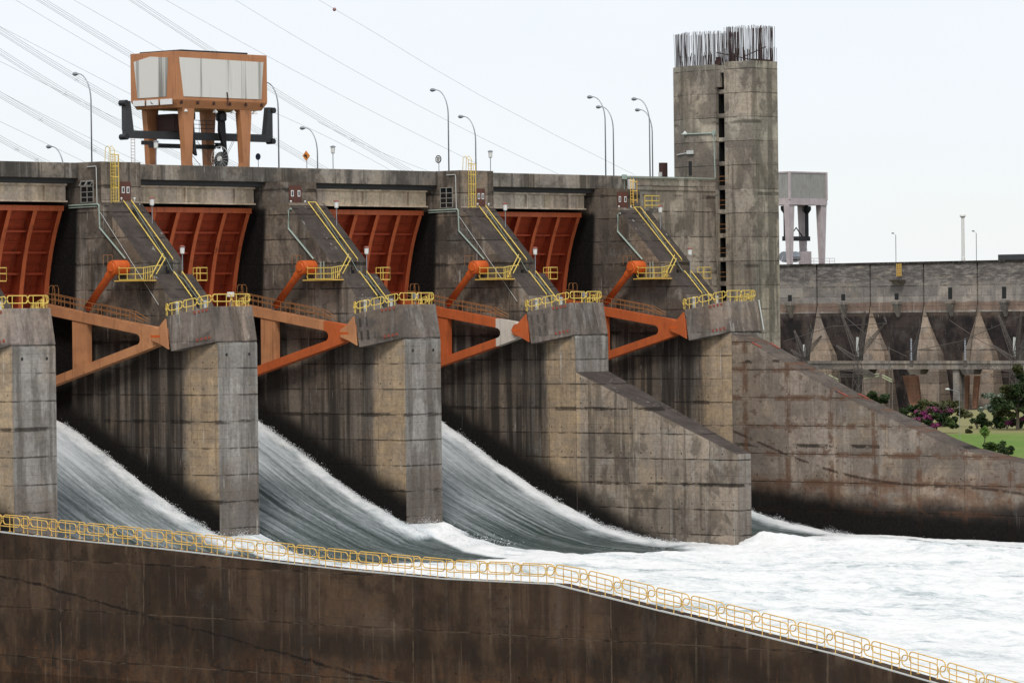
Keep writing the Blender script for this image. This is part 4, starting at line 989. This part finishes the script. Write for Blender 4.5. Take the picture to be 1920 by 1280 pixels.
# far gantry crane
fc = thing('gantry_crane', 'tall pale pink gantry crane on the distant dam crest, right of the tower', 'gantry crane', (XU + 2, -346, 12.75))
cb = fd(1480, 322)[1]; ca = cb - 7.5; W_ = 14.4
zt_, zm_ = fd(1480, 324)[2], fd(1480, 372)[2]
MB().box(XU, XU + W_, ca, cb, zm_, zt_).build('machine_house', M['far_clad'], fc)
fr = MB()
for (u_, v_) in ((XU, ca), (XU, cb), (XU + W_, cb), (XU + W_, ca)): fr.box(u_ - .25, u_ + .25, v_ - .25, v_ + .25, zm_ - .3, zt_ + .3)
fr.box(XU - .16, XU + W_ + .2, ca - .12, cb + .12, zm_ - 1.5, zm_ + .05); fr.box(XU - .16, XU + W_ + .2, ca - .12, cb + .12, zt_, zt_ + .35)
fr.build('house_frame', M['pink'], fc)
for (u_, v_) in ((XU + .9, ca + .9), (XU + .9, cb - .9), (XU + W_ - .9, ca + .9), (XU + W_ - .9, cb - .9)):
    MB().prism([(u_ - 1.1, v_ - .8, zm_ - 1.4), (u_ + 1.1, v_ - .8, zm_ - 1.4), (u_ + 1.1, v_ + .8, zm_ - 1.4), (u_ - 1.1, v_ + .8, zm_ - 1.4)], [(u_ - .6, v_ - .5, 12.75), (u_ + .6, v_ - .5, 12.75), (u_ + .6, v_ + .5, 12.75), (u_ - .6, v_ + .5, 12.75)]).build('leg', M['pink'], fc)
vm = (ca + cb) / 2; um = XU + W_ / 2
hk = MB(); zz = zm_ - 1.5
for s_ in (-4.2, 4.2): hk.box(um + s_ - .35, um + s_ + .35, vm - .3, vm + .3, zz - 7.6, zz); hk.lathe((um + s_, vm, zz - .8), [(.3, -1.4), (1.1, -.3), (1.1, .6)], 8)
hk.box(um - 5, um + 5, vm - .4, vm + .4, zz - 8.6, zz - 7.5)
hk.tube([(um - 2.4, vm, zz - 7.5), (um, vm, zz - 5.4), (um + 2.4, vm, zz - 7.5)], .2, 4)
hk.build('lifting_hook', M['black_steel'], fc)
for s_ in (-3, 3): MB().tube([(um + s_, vm, zz - 8.6), (um + s_ * 2.0, vm, 13.5)], .06, 4).build('cable', M['wire'], fc)
MB().lathe((um - 2.6, vm, 14.6), [(1.3, -2.6), (1.3, 2.6)], 12, 'u').build('winch_drum', M['galv'], fc)
MB().box(um + 2.2, um + 4.6, vm - 1, vm + 1, 12.77, 15.9).build('winch_box', M['pink'], fc)
g = MB(); grid_rail(g, [(XU - .1, cb + .8, 12.76), (XU + W_ + 2, cb + .8, 12.76)], 1.4, (.7, 1.4), 2, .06); g.build('guard_rail', M['pink'], fc)

mt = thing('mast', 'slim white mast with ball top on the distant dam crest', 'mast', fd(1806, 487, XU + 2))
q = fd(1806, 487, XU + 2); zt2 = fd(1805, 402, XU + 2)[2]
MB().lathe((q[0], q[1], 12.7), [(.5, 0), (.5, .8), (.42, .9), (.38, zt2 - 13.4)], 10).build('pole', M['white'], mt)
MB().lathe((q[0], q[1], zt2 - .8), [(.4, 0), (.75, .35), (.7, .7), (.1, 1.0)], 10).build('mast_head', M['white'], mt)
for x, y0, lab in ((1680, 437, 'thin lamp post on the distant dam crest above its yellow ladder'), (1831, 433, 'thin lamp post on the distant dam crest right of the white mast')):
    q = fd(x, 490, XU + 1); zt3 = fd(x, y0, XU + 1)[2]
    r_ = thing('lamp_post', lab, 'street lamp', (q[0], q[1], 12.75), 'lamp posts on the distant dam')
    MB().tube([(q[0], q[1], 12.75), (q[0], q[1], zt3 - .5), (q[0], q[1] - .6, zt3)], .09, 5).build('pole', M['galv'], r_)
    MB().lathe((q[0], q[1] - .8, zt3), [(.15, -.35), (.2, .2)], 6, 'v').build('lamp_head', M['galv'], r_)

# ---------------------------------------------------------------- lattice towers in front of the far dam
def lat(x, y, u=400.0): return at(x, y, 'u', u)
def lattice_leg(m, a, b, w0, w1, k, u):
    """square-section lattice boom between two photo points (w in px)"""
    A, B = Vector(lat(*a, u)), Vector(lat(*b, u)); d = (B - A).normalized(); s = d.cross(Vector((1, 0, 0))).normalized(); t = Vector((1, 0, 0))
    pr = None; px = 1 / 9.6
    for i in range(k + 1):
        c = A.lerp(B, i / k); w = (w0 + (w1 - w0) * i / k) * px / 2
        cs = [c + s * w + t * w, c - s * w + t * w, c - s * w - t * w, c + s * w - t * w]
        if pr:
            for j in range(4):
                m.tube([pr[j], cs[j]], .055, 4); m.tube([pr[j], cs[(j + 1) % 4]], .03, 4)
        for j in range(4): m.tube([cs[j], cs[(j + 1) % 4]], .03, 4)
        pr = cs
def power_tower(label, x, y, sc=1.0, u=400.0, sidearm=True):
    base = lat(x, y + 120, u); root = thing('power_tower', label, 'power tower', (base[0], base[1], -26), 'lattice power towers before the distant dam')
    m = MB(); g = lat(x, y, u); k = 9.6
    zf = -26; top = Vector(g)
    # tapering mast
    pr = None; N = 9
    for i in range(N + 1):
        t = i / N; z = zf + (g[2] - zf) * t; w = (1.5 * (1 - t) + .45 * t) * sc
        cs = [Vector((g[0] + a * w, g[1] + b * w, z)) for a, b in ((1, 1), (1, -1), (-1, -1), (-1, 1))]
        if pr:
            for j in range(4):
                m.tube([pr[j], cs[j]], .06, 4); m.tube([pr[j], cs[(j + 1) % 4]], .035, 4); m.tube([pr[(j + 1) % 4], cs[j]], .035, 4)
        pr = cs
    m.build('mast_lattice', M['lattice'], root)
    m = MB()
    lattice_leg(m, (x, y), (x - 30 * sc, y - 78 * sc), 9, 2, 7, u); lattice_leg(m, (x - 4, y + 4), (x - 40 * sc, y - 20 * sc), 7, 2, 6, u); lattice_leg(m, (x + 2, y), (x + 14 * sc, y - 84 * sc), 7, 2, 7, u); lattice_leg(m, (x, y), (x + 52 * sc, y - 62 * sc), 9, 2, 7, u); m.build('horn_boom', M['lattice'], root)
    m = MB()
    lattice_leg(m, (x - 2, y + 22 * sc), (x - 70 * sc, y + 20 * sc), 12, 4, 8, u); lattice_leg(m, (x - 2, y + 26 * sc), (x + 34 * sc, y + 36 * sc), 12, 3, 6, u); lattice_leg(m, (x - 44 * sc, y + 36 * sc), (x + 30 * sc, y + 36 * sc), 5, 4, 9, u)
    m.build('cross_arm', M['lattice'], root)
    m = MB(); m.tube([lat(x, y, u), lat(x, y - 36 * sc, u)], .28, 6); m.build('post_insulator', M['white_pipe'], root)
    for (a, b) in (((x + 12, y + 40), (x + 40, y + 35)), ((x + 46, y + 37), (x + 64, y + 46))):
        m = MB(); A, B = Vector(lat(*a, u)), Vector(lat(*b, u))
        for o_ in (-.2, .25): m.tube([A + Vector((0, 0, o_)), B + Vector((0, 0, o_))], .13, 5)
        m.build('insulator_string', M['insulator'], root)
    return root
power_tower('grey lattice power tower with yellow-green insulators, just right of the wing wall top', 1608, 668)
power_tower('grey lattice power tower at the right edge, above the big tree', 1902, 668, 1.0, 405.0)
power_tower('small lattice power tower just right of the tall concrete tower', 1508, 668, .62, 410.0)
for x, y0, y1, lab in ((1709, 632, 676, 'white post insulator standing left of the pale triangle buttress'), (1810, 632, 676, 'white post insulator standing at the left foot of the pale triangle buttress')):
    a, b = lat(x, y1 + 12, 516), lat(x, y0, 516); r_ = thing('post_insulator', lab, 'insulator', (a[0], a[1], a[2]), 'white post insulators by the viaduct')
    m = MB(); m.tube([a, lat(x, y1, 516)], .5, 6); m.build('support', M['lattice'], r_)
    c0 = lat(x, y1, 516); prof = []
    hh = b[2] - c0[2]
    for i in range(14): prof += [(.12, hh * i / 14), (.24, hh * (i + .5) / 14)]
    MB().lathe(c0, prof, 8).build('insulator_sheds', M['galv'], r_)
for x, y0, y1, lab in ((1667, 650, 775, 'thin pale pole standing left of the ochre panels'), (1673, 690, 778, 'thin grey pole beside the pale pole')):
    a, b = lat(x, y1, 420), lat(x, y0, 420)
    tag(MB().tube([(a[0], a[1], -26), b], .10, 6).build('pole', M['viaduct'], org=(a[0], a[1], -26)), lab, 'pole')
# slack lines between towers
for pts, lab in ((((1580, 590), (1640, 640), (1700, 668)), 'thin wire sagging from the left lattice tower'), (((1780, 600), (1840, 640), (1905, 672)), 'thin wire sloping down to the right lattice tower'), (((1470, 640), (1560, 612), (1660, 606)), 'thin wire joining the horns of two lattice towers'), (((1700, 660), (1800, 640), (1920, 590)), 'thin wire rising to the right edge before the dam')):
    tag(MB().tube([lat(*p, 402) for p in pts], .06, 4).build('power_line', M['lattice'], org=lat(*pts[0], 402)), lab, 'power line')

# ---------------------------------------------------------------- ground, lawn
n = NT('ground_earth'); c = n.mix(n.map(n.noise(n.sv(.05, .05, .05), 1, 6), .4, .6), (.06, .07, .03), (.10, .085, .05)); M['ground'] = n.fin(c, .95, .1)
n = NT('lawn_grass')
c = n.mix(n.map(n.noise(n.sv(.06, .06, .06), 1, 6), .4, .62), (.12, .20, .035), (.17, .22, .055))
c = n.mix(n.map(n.noise(n.sv(.9, .9, .9), 1, 6, .7), .4, .75, 0, .6), c, (.05, .085, .02))
far_g = n.map(n.addm(n.addm(n.x, n.mul(n.y, 1.0)), n.mul(n.noise(n.sv(.05, .05, .05, 8), 1, 4), 18)), 288, 300)
c = n.mix(n.mul(far_g, .75), c, (.24, .20, .10))
M['lawn'] = n.fin(c, .95, .1)
tag(MB().box(-6000, 9000, -9000, 6000, -29, -26).build('ground', M['ground']), kind='structure')
m = MB()
m.box(78.31, 330, -150, 90, -26.5, -15.6); tag(m.build('lawn', M['lawn']), kind='structure')
tag(MB().pu([(-18, -5), (-6, -6), (4.85, -11), (13, -15.5), (13, -20), (-18, -20)], 78.31, 95).build('embankment', M['ground']), kind='structure')
tag(MB().box(-140, UF - .01, 20, 200, -27, -22.3).build('chute_floor', M['dark_concrete']), kind='structure')

# ---------------------------------------------------------------- water
def wprof(v): return interp([(-26, -6.6), (-23.4, -7.3), (-22, -7.9), (-20, -8.65), (-18.5, -9.35), (-15, -11.1), (-10.5, -13.6), (-5.8, -16.0), (-.9, -18.0), (3.3, -19.5), (8.2, -20.45), (13, -20.85), (22, -21.1), (37, -21.4), (60, -21.4), (400, -21.4)], v)
def water():
    us = np.concatenate([np.arange(-79.0, -30, .8), np.arange(-30, 75.01, .34)]); vs = np.concatenate([np.arange(-25, 60, .36), np.arange(60, 190, .7)])
    nu, nv = len(us), len(vs); co = np.zeros((nu * nv, 3)); foam = np.zeros(nu * nv); aer = np.zeros(nu * nv)
    N = mnoise.noise; i = 0
    ridges = [(25 * n_ + 2.55, 0.0) for n_ in (-3, -2, -1, 0, 1)] + [(51.1, 20.7)]
    for v in vs:
        zb_ = wprof(v); tb = sstep(8, 26, v); tail = sstep(-8, 6, v)
        for u in us:
            k = math.floor(u / 25); w = u - 25 * k - PW       # distance from the left wall of the bay
            wall_r = 25 * (k + 1) - u; wall_l = max(0, w)
            z = zb_; fo = 0.0
            inb = 1 - sstep(0, 3, v) if k not in (2,) else 1.0
            if k == 1 and v < 20.7: pass
            jag = N((u * .25, v * .22, 3)) * .5 + N((u * .8, v * .5, 9)) * .35
            # white water piled along the side walls
            limr = v < 3 or k in (1, 2)
            if limr:
                ew = 1.1 + .045 * (v + 20) + 1.5 * jag
                e_ = 1 - sstep(ew * .15, ew * 1.7, wall_r)
                z += .5 * e_ * (1 + jag) * (1 - sstep(6, 16, v)); fo = max(fo, e_)
                ew2 = 1.0 + .7 * jag; e2 = 1 - sstep(ew2 * .3, ew2 * 1.2, wall_l if v < 3 else (u - 52.2 if k == 2 else 99)); z += .35 * e2; fo = max(fo, e2 * .8)
            # streaks inside the jets
            st = N((u * 1.3, v * .07, 1.7)) * .5 + N((u * 3.1, v * .12, 4.2)) * .35
            z += st * .10 * (1 - tb)
            a = .66 - .34 * sstep(-20, -7, v) - .24 * sstep(-6, 7, v)
            fo = max(fo, 0)
            jet = a + st * .10
            # rooster tails behind the pier noses
            rr_ = 0.0
            for (ru, rv) in ridges:
                d = v - rv
                if d > -.2:
                    wd = 1.3 + .24 * d; x_ = (u - ru) / wd; e = math.exp(-x_ * x_) * sstep(-.2, 2.5, d)
                    z += .85 * e * math.exp(-d / 26) * (1 + 1.1 * jag); rr_ = max(rr_, sstep(.28, .62, math.exp(-(x_ * .9) ** 2) * sstep(-.2, 1.0, d) + .25 * jag))
            end = 19 + 9 * N((u * .07, 2.2, 5.5)) + 2.5 * jag if u > 0 else 9 + 3 * jag
            if k == 2: end = 15 + 3 * jag
            wh = sstep(end - 2.5, end + 1.5, v)
            calm = N((u * .085 + 3, v * .035, 8.8)) * .75 + N((u * .26, v * .12, 2.1)) * .45 + N((u * .7, v * .5, 1.1)) * .2
            white = .95 - .8 * sstep(.02, .40, calm)
            fo = max(fo, rr_, wh * white, jet * (1 - wh))
            amp = tb * (.75 + .25 * N((u * .02, v * .03, 7))) * (1 - .75 * math.exp(-max(0, 75 - u) / 7))
            big_ = N((u * .10, v * .10, .3)); med = abs(N((u * .27, v * .25, 4.4))); sm = abs(N((u * .75, v * .7, 6.4)))
            bg_ = 1 - abs(N((u * .055 + .3, v * .06, 12.7))) * 2.2
            z += amp * (bg_ * .55 + big_ * .65 + (.5 - med) * .55 + (.4 - sm) * .4 + (.3 - abs(N((u * 1.7, v * 1.6, 3.3)))) * .3) + tail * (.2 - abs(N((u * 1.9, v * 1.5, 1)))) * .12
            z += wh * .3 * (1 - .9 * math.exp(-max(0, 75 - u) / 7))
            co[i] = (u, -v, z); foam[i] = min(1, max(0, fo)); aer[i] = max(wh, rr_, .8 * e_ if limr else 0); i += 1
    idx = np.arange(nu * nv).reshape(nv, nu)
    fa = np.stack([idx[:-1, :-1], idx[1:, :-1], idx[1:, 1:], idx[:-1, 1:]], -1).reshape(-1, 4)
    me = bpy.data.meshes.new('spillway_water'); me.vertices.add(len(co)); me.vertices.foreach_set('co', co.ravel())
    me.loops.add(fa.size); me.loops.foreach_set('vertex_index', fa.ravel().astype(np.int32))
    me.polygons.add(len(fa)); me.polygons.foreach_set('loop_start', np.arange(0, fa.size, 4, dtype=np.int32)); me.polygons.foreach_set('loop_total', np.full(len(fa), 4, dtype=np.int32))
    me.update(calc_edges=True); me.validate()
    me.polygons.foreach_set('use_smooth', np.ones(len(fa), dtype=bool))
    at_ = me.attributes.new('foam', 'FLOAT', 'POINT'); at_.data.foreach_set('value', foam.astype(np.float32))
    at_ = me.attributes.new('boil', 'FLOAT', 'POINT'); at_.data.foreach_set('value', aer.astype(np.float32))
    n = NT('foaming_water')
    fo = n.attr('foam'); bo = n.attr('boil')
    s1_ = n.noise(n.sv(2.1, .07, .07), 1, 6, .6); s2_ = n.noise(n.sv(9.0, 1.5, 1.2, 3), 1, 5, .7)
    s3_ = n.noise(n.sv(.75, .42, .6, 5), 1, 8, .66, .6); s4_ = n.noise(n.sv(2.6, 1.6, 2.2, 9), 1, 7, .7, .4); s5_ = n.noise(n.sv(.20, .09, .15, 11), 1, 5, .6, .5)
    sw = n.noise(n.sv(.42, .035, .035, 13), 1, 3, .5)
    jet = n.addm(n.addm(n.mul(n.math('SUBTRACT', s1_, .5), .85), n.mul(n.math('SUBTRACT', sw, .5), .8)), n.mul(n.math('SUBTRACT', s2_, .5), .8))
    boil = n.addm(n.mul(n.math('SUBTRACT', s3_, .47), 1.2), n.addm(n.mul(n.math('SUBTRACT', s4_, .5), .45), n.mul(n.math('SUBTRACT', s5_, .46), 2.6)))
    f = n.addm(fo, n.addm(n.mul(n.mul(jet, n.math('SUBTRACT', 1.0, bo)), n.map(fo, 1.0, .6, .15, .85)), n.mul(boil, n.mul(bo, .8))))
    f = n.map(f, .0, .95)
    deep = n.mix(n.map(s1_, .35, .65), (.032, .05, .046), (.075, .095, .09))
    boilc = n.mix(n.map(n.addm(n.addm(n.mul(s3_, .4), n.mul(s4_, .2)), n.mul(s5_, .4)), .36, .54), (.40, .46, .47), (.76, .755, .735))
    c = n.mix(f, deep, n.mix(bo, (.60, .63, .65), boilc))
    n.bump(n.addm(n.mul(n.addm(s3_, n.mul(s4_, .35)), n.mul(bo, 1.0)), n.mul(s2_, .14)), .5, .45)
    n.bsdf.inputs['IOR'].default_value = 1.33
    rough = n.map(f, 0, .5, .35, .9)
    mat = n.fin(c, rough, .3)
    me.materials.append(mat)
    o = bpy.data.objects.new('spillway_water', me); COL.objects.link(o); tag(o, kind='structure')
water()
# flung droplets along the wall side of each jet and over the boils
sp = MB(); rs = random.Random(5)
def drop(p, s_):
    q = [(p[0] + rs.uniform(-s_, s_), p[1] + rs.uniform(-s_, s_) * 1.6, p[2] + rs.uniform(-s_, s_)) for _ in range(4)]
    sp.add(q, [(0, 1, 2), (0, 1, 3), (0, 2, 3), (1, 2, 3)])
for k_ in (-1, 0, 1, 2):
    uw_ = 25 * (k_ + 1)
    for _ in range(7500):
        v_ = rs.uniform(-21, 3 if k_ < 1 else 16); up_ = abs(rs.gauss(0, .16)) * (.6 + .9 * abs(mnoise.noise((v_ * .7, k_ * 3.1, .5))) * 2)
        drop((uw_ - .05 - abs(rs.gauss(0, .5)), v_, wprof(v_) + .42 * (1 - sstep(6, 16, v_)) + up_ + .12 * mnoise.noise((v_ * .5, k_, 0))), rs.uniform(.012, .05))
for n_ in (-1, 0, 1):
    for _ in range(1800):
        d_ = rs.uniform(0, 9); drop((25 * n_ + 2.55 + rs.gauss(0, .7 + .16 * d_), d_, wprof(d_) + .5 + abs(rs.gauss(0, .25))), rs.uniform(.012, .05))
for _ in range(5000):
    u_, v_ = rs.uniform(-25, 73), rs.uniform(14, 60)
    drop((u_, v_, wprof(v_) + .2 + abs(rs.gauss(0, .25))), rs.uniform(.012, .05))
tag(sp.build('water_spray', plain('white_spray', (.74, .75, .75), .8, var=.0)), kind='stuff')
n = NT('still_dark_water'); n.bump(n.noise(n.sv(.8, .8, .8), 1, 3), .08, .05); mm = n.fin((.018, .012, .008), .08, .5)
tag(MB().box(-140, UF - .012, 20, 200, -22.2, -21.62).build('chute_puddle', mm), kind='structure')

# ---------------------------------------------------------------- vegetation
def leafmat(name, a, b, c3=None):
    n = NT(name)
    c = n.mix(n.map(n.noise(n.sv(1.3, 1.3, 1.3), 1, 4, .6), .35, .65), a, b)
    if c3: c = n.mix(n.map(n.noise(n.sv(.8, .8, .8, 5), 1, 4), .45, .6), c, c3)
    return n.fin(c, .7, .25)
LM = {'dark': leafmat('dark_leaves', (.018, .036, .012), (.045, .068, .022)), 'mid': leafmat('mid_green_leaves', (.04, .075, .02), (.085, .125, .035)),
      'olive': leafmat('olive_leaves', (.045, .052, .02), (.085, .085, .032)), 'pink': leafmat('magenta_bracts', (.30, .035, .17), (.20, .05, .12), (.06, .07, .03)),
      'white': leafmat('white_blossom', (.10, .14, .08), (.38, .42, .36), (.035, .06, .025)), 'bright': leafmat('fresh_leaves', (.09, .17, .03), (.15, .22, .05))}
bark = plain('bark', (.09, .07, .05), .9)
def clump(m, c, r, cnt, size, rnd):
    for _ in range(cnt):
        while True:
            p = Vector((rnd.uniform(-1, 1), rnd.uniform(-1, 1), rnd.uniform(-1, 1)))
            if .35 < p.length < 1: break
        q = Vector((c[0] + p.x * r[0], c[1] + p.y * r[0], c[2] + p.z * r[1])); s_ = size * rnd.uniform(.6, 1.4)
        a = Vector((rnd.gauss(0, 1), rnd.gauss(0, 1), rnd.gauss(0, .6))).normalized(); b = a.cross(Vector((rnd.gauss(0, 1), rnd.gauss(0, 1), rnd.gauss(0, 1)))).normalized()
        m.add([q - a * s_, q + b * s_ * .5, q + a * s_, q - b * s_ * .5], [(0, 1, 2, 3)])
def plant(name, label, cat, base, blobs, mats, size, trunk=None, group=None, seed=1, dens=1.0):
    """blobs: (du, dv, dz, r_h, r_v, mat index)"""
    rnd = random.Random(seed); root = thing(name, label, cat, base, group); ms = [MB() for _ in mats]
    for du, dv_, dz, rh, rv, mi in blobs:
        k = max(3, int(rh * 2.2))
        for _ in range(k + 3):
            t = Vector((rnd.gauss(0, .5), rnd.gauss(0, .5), rnd.gauss(0, .45)))
            rr_ = rnd.uniform(.3, .55)
            clump(ms[mi], (base[0] + du + t.x * rh, base[1] + dv_ + t.y * rh, base[2] + dz + t.z * rv), (rh * rr_, rv * rr_), int(150 * dens), size * .68, rnd)
    for mb, mm_ in zip(ms, mats):
        if mb.v: mb.build('blossom' if mm_ is LM['pink'] or mm_ is LM['white'] else 'crown', mm_, root)
    if trunk:
        t = MB(); r0, h_ = trunk
        t.tube([base, (base[0] + .1, base[1], base[2] + h_ * .5), (base[0], base[1] + .15, base[2] + h_)], r0, 7, r2=r0 * .5)
        for _ in range(5):
            a = rnd.uniform(0, 6.28); L_ = h_ * rnd.uniform(.35, .7); z0 = base[2] + h_ * rnd.uniform(.5, .9)
            t.tube([(base[0], base[1], z0), (base[0] + math.cos(a) * L_ * .5, base[1] + math.sin(a) * L_ * .5, z0 + L_ * .5), (base[0] + math.cos(a) * L_, base[1] + math.sin(a) * L_, z0 + L_ * .75)], r0 * .5, 5, r2=r0 * .15)
        t.build('trunk', bark, root)
    else:
        t = MB()
        for _ in range(6):
            a = rnd.uniform(0, 6.28); L_ = blobs[0][3]
            t.tube([base, (base[0] + math.cos(a) * L_ * .6, base[1] + math.sin(a) * L_ * .6, base[2] + blobs[0][2] + .2)], .06, 4, r2=.02)
        t.build('stem', bark, root)
    return root
def lw(x, y, z=-15.6): return at(x, y, 'z', z)
def dirr(base, px, py):  # offset in metres for a photo shift, facing the camera
    d = (Vector((base[0], -base[1], base[2])) - CC).length / FPX
    return px * d, py * d
def blob_at(base, lst):
    out = []
    for dx, dy, rx, ry, mi in lst:
        mx, my = dirr(base, dx, -dy); rh, rv = dirr(base, rx, ry)
        out.append((mx * _s, mx * _c, my, rh, rv, mi))
    return out
p = lw(1846, 834); plant('sapling_tree', 'small round-crowned bright green tree alone on the lawn', 'tree', p, blob_at(p, [(0, -28, 10, 8, 0), (2, -22, 8, 6, 0)]), [LM['bright']], .22, (.09, 1.5), None, 3)
p = lw(1868, 852); plant('garden_shrub', 'leafy green shrub in front of the small tree on the lawn', 'shrub', p, blob_at(p, [(-10, -12, 16, 10, 0), (4, -16, 12, 10, 0), (12, -8, 12, 8, 0)]), [LM['mid']], .25, None, 'shrubs on the lawn', 4)
p = lw(1886, 856); plant('garden_shrub', 'dark purplish shrub at the right of the leafy shrub on the lawn', 'shrub', p, blob_at(p, [(4, -10, 12, 8, 0)]), [LM['dark']], .22, None, 'shrubs on the lawn', 5)
p = lw(1817, 812); plant('garden_shrub', 'tiny round shrub on the yellow back edge of the lawn', 'shrub', p, blob_at(p, [(0, -5, 8, 5, 0)]), [LM['olive']], .2, None, 'shrubs on the lawn', 6)
p = lw(1755, 812); plant('bougainvillea', 'large magenta bougainvillea bush at the left back of the lawn', 'flowering bush', p, blob_at(p, [(-18, -32, 20, 10, 0), (8, -44, 22, 9, 0), (0, -22, 22, 12, 1), (12, -34, 14, 9, 1), (-2, -12, 18, 9, 0), (24, -18, 16, 12, 1), (-25, -25, 12, 8, 0), (30, -22, 10, 8, 2)]), [LM['pink'], LM['dark'], LM['mid']], .3, None, None, 7)
p = lw(1905, 805); plant('bougainvillea', 'faded pink bougainvillea under the big tree at the right edge', 'flowering bush', p, blob_at(p, [(-4, -16, 12, 8, 0), (0, -8, 12, 8, 1), (10, -12, 12, 12, 1)]), [LM['pink'], LM['dark']], .3, None, None, 8)
p = lw(1712, 800); plant('hedge_bush', 'dark green bush behind the wing wall, left of the bougainvillea', 'bush', p, blob_at(p, [(0, -26, 22, 16, 0), (-16, -20, 14, 10, 0), (14, -30, 12, 10, 0)]), [LM['dark']], .35, None, 'bushes behind the lawn', 9)
p = lw(1770, 800); plant('olive_tree', 'olive green spreading tree behind the magenta bougainvillea', 'tree', p, blob_at(p, [(-20, -36, 26, 14, 0), (10, -44, 24, 14, 0), (0, -22, 30, 12, 0)]), [LM['olive']], .4, (.2, 3), None, 10)
for i, (x, rx, ry, mt_, lab) in enumerate(((1832, 14, 12, 'dark', 'dark bush at the foot of the ochre buttress'), (1862, 20, 14, 'dark', 'broad dark bush at the back of the lawn behind the small tree'), (1888, 14, 13, 'mid', 'green bush between the broad dark bush and the pink one'))):
    p = lw(x, 804); plant('hedge_bush', lab, 'bush', p, blob_at(p, [(0, -12, rx, ry, 0), (6, -20, rx * .7, ry * .8, 0)]), [LM[mt_]], .32, None, 'bushes behind the lawn', 20 + i)
p = lw(1868, 803); plant('blossom_tree', 'loose tree with white blossom left of the big dark tree', 'tree', p, blob_at(p, [(-8, -58, 16, 11, 0), (8, -48, 16, 13, 1), (-14, -42, 12, 10, 0), (2, -34, 18, 12, 1)]), [LM['white'], LM['dark']], .28, (.14, 3.5), None, 11, .6)
p = lw(1908, 806); plant('shade_tree', 'big dark spreading tree at the right edge of the photo', 'tree', p, blob_at(p, [(-10, -46, 30, 14, 0), (12, -70, 30, 18, 0), (-16, -74, 22, 10, 1), (10, -96, 26, 16, 0), (-24, -32, 22, 8, 1), (24, -48, 26, 16, 0), (-2, -112, 14, 10, 1), (-28, -56, 14, 7, 0)]), [LM['dark'], LM['olive']], .38, (.28, 5), None, 12, 1.1)
p = lw(1640, 800); plant('hedge_bush', 'dark low bush just above the wing wall near the lattice tower', 'bush', p, blob_at(p, [(0, -58, 16, 10, 0), (12, -50, 14, 10, 0), (0, -30, 18, 16, 0)]), [LM['dark']], .35, None, 'bushes behind the lawn', 31)
q = lw(1800, 836); sl = thing('street_lamp', 'slim white-headed lamp post standing on the lawn', 'street lamp', q)
zt4 = at(1797, 730, 'u', q[0])[2]
MB().tube([q, (q[0], q[1], zt4 - .3), (q[0], q[1] - 1.5, zt4)], .03, 6).build('pole', M['galv'], sl)
MB().lathe((q[0], q[1] - 1.9, zt4 + .05), [(.06, -.3), (.12, -.1), (.11, .3)], 8, 'v').build('lamp_head', M['white'], sl)

# ---------------------------------------------------------------- light, sky, camera
EL, AZ = math.radians(52), None
sun_dir = Vector((-.62, -.42, 0)).normalized() * math.cos(EL) + Vector((0, 0, math.sin(EL)))   # towards the sun
sd = bpy.data.lights.new('sun', 'SUN'); sd.energy = 2.0; sd.angle = math.radians(14); sd.color = (1, .965, .91)
so = bpy.data.objects.new('sun', sd); COL.objects.link(so); so.rotation_euler = sun_dir.to_track_quat('Z', 'Y').to_euler()
w = bpy.data.worlds.new('World'); SC.world = w; w.use_nodes = True
nt = w.node_tree; nt.nodes.clear()
o_ = nt.nodes.new('ShaderNodeOutputWorld'); bg = nt.nodes.new('ShaderNodeBackground'); sk = nt.nodes.new('ShaderNodeTexSky')
sk.sky_type = 'NISHITA'; sk.sun_disc = False; sk.sun_elevation = EL; sk.sun_rotation = math.atan2(sun_dir.x, sun_dir.y)
sk.air_density = 1.0; sk.dust_density = .3; sk.ozone_density = 2.0
# thin bright overcast drawn over the clear sky
tc = nt.nodes.new('ShaderNodeTexCoord'); mp = nt.nodes.new('ShaderNodeMapping'); mp.inputs['Scale'].default_value = (3, 3, 9)
nz = nt.nodes.new('ShaderNodeTexNoise'); nz.inputs['Scale'].default_value = 1.6; nz.inputs['Detail'].default_value = 6; nz.inputs['Roughness'].default_value = .55
nt.links.new(tc.outputs['Generated'], mp.inputs[0]); nt.links.new(mp.outputs[0], nz.inputs['Vector'])
mr = nt.nodes.new('ShaderNodeMapRange'); mr.inputs[1].default_value = .3; mr.inputs[2].default_value = .7; mr.inputs[3].default_value = .74; mr.inputs[4].default_value = .97
nt.links.new(nz.outputs[0], mr.inputs[0])
mx = nt.nodes.new('ShaderNodeMix'); mx.data_type = 'RGBA'; nt.links.new(mr.outputs[0], mx.inputs[0]); nt.links.new(sk.outputs[0], mx.inputs[6]); mx.inputs[7].default_value = (8.45, 8.8, 9.3, 1)
nt.links.new(mx.outputs[2], bg.inputs[0]); bg.inputs[1].default_value = .1
nt.links.new(bg.outputs[0], o_.inputs[0])

cd = bpy.data.cameras.new('camera'); cam = bpy.data.objects.new('camera', cd); COL.objects.link(cam)
cd.sensor_width = 36; cd.lens = FPX / 1920 * 36; cd.clip_start = 1; cd.clip_end = 20000
cam.matrix_world = Matrix(((CR.x, CU.x, -CF.x, CC.x), (CR.y, CU.y, -CF.y, CC.y), (CR.z, CU.z, -CF.z, CC.z), (0, 0, 0, 1)))
SC.camera = cam
SC.render.engine = 'CYCLES'
SC.view_settings.view_transform = 'Standard'; SC.view_settings.look = 'None'; SC.view_settings.gamma = 1; SC.view_settings.exposure = .12
SC.cycles.max_bounces = 6; SC.cycles.diffuse_bounces = 3; SC.cycles.use_denoising = True
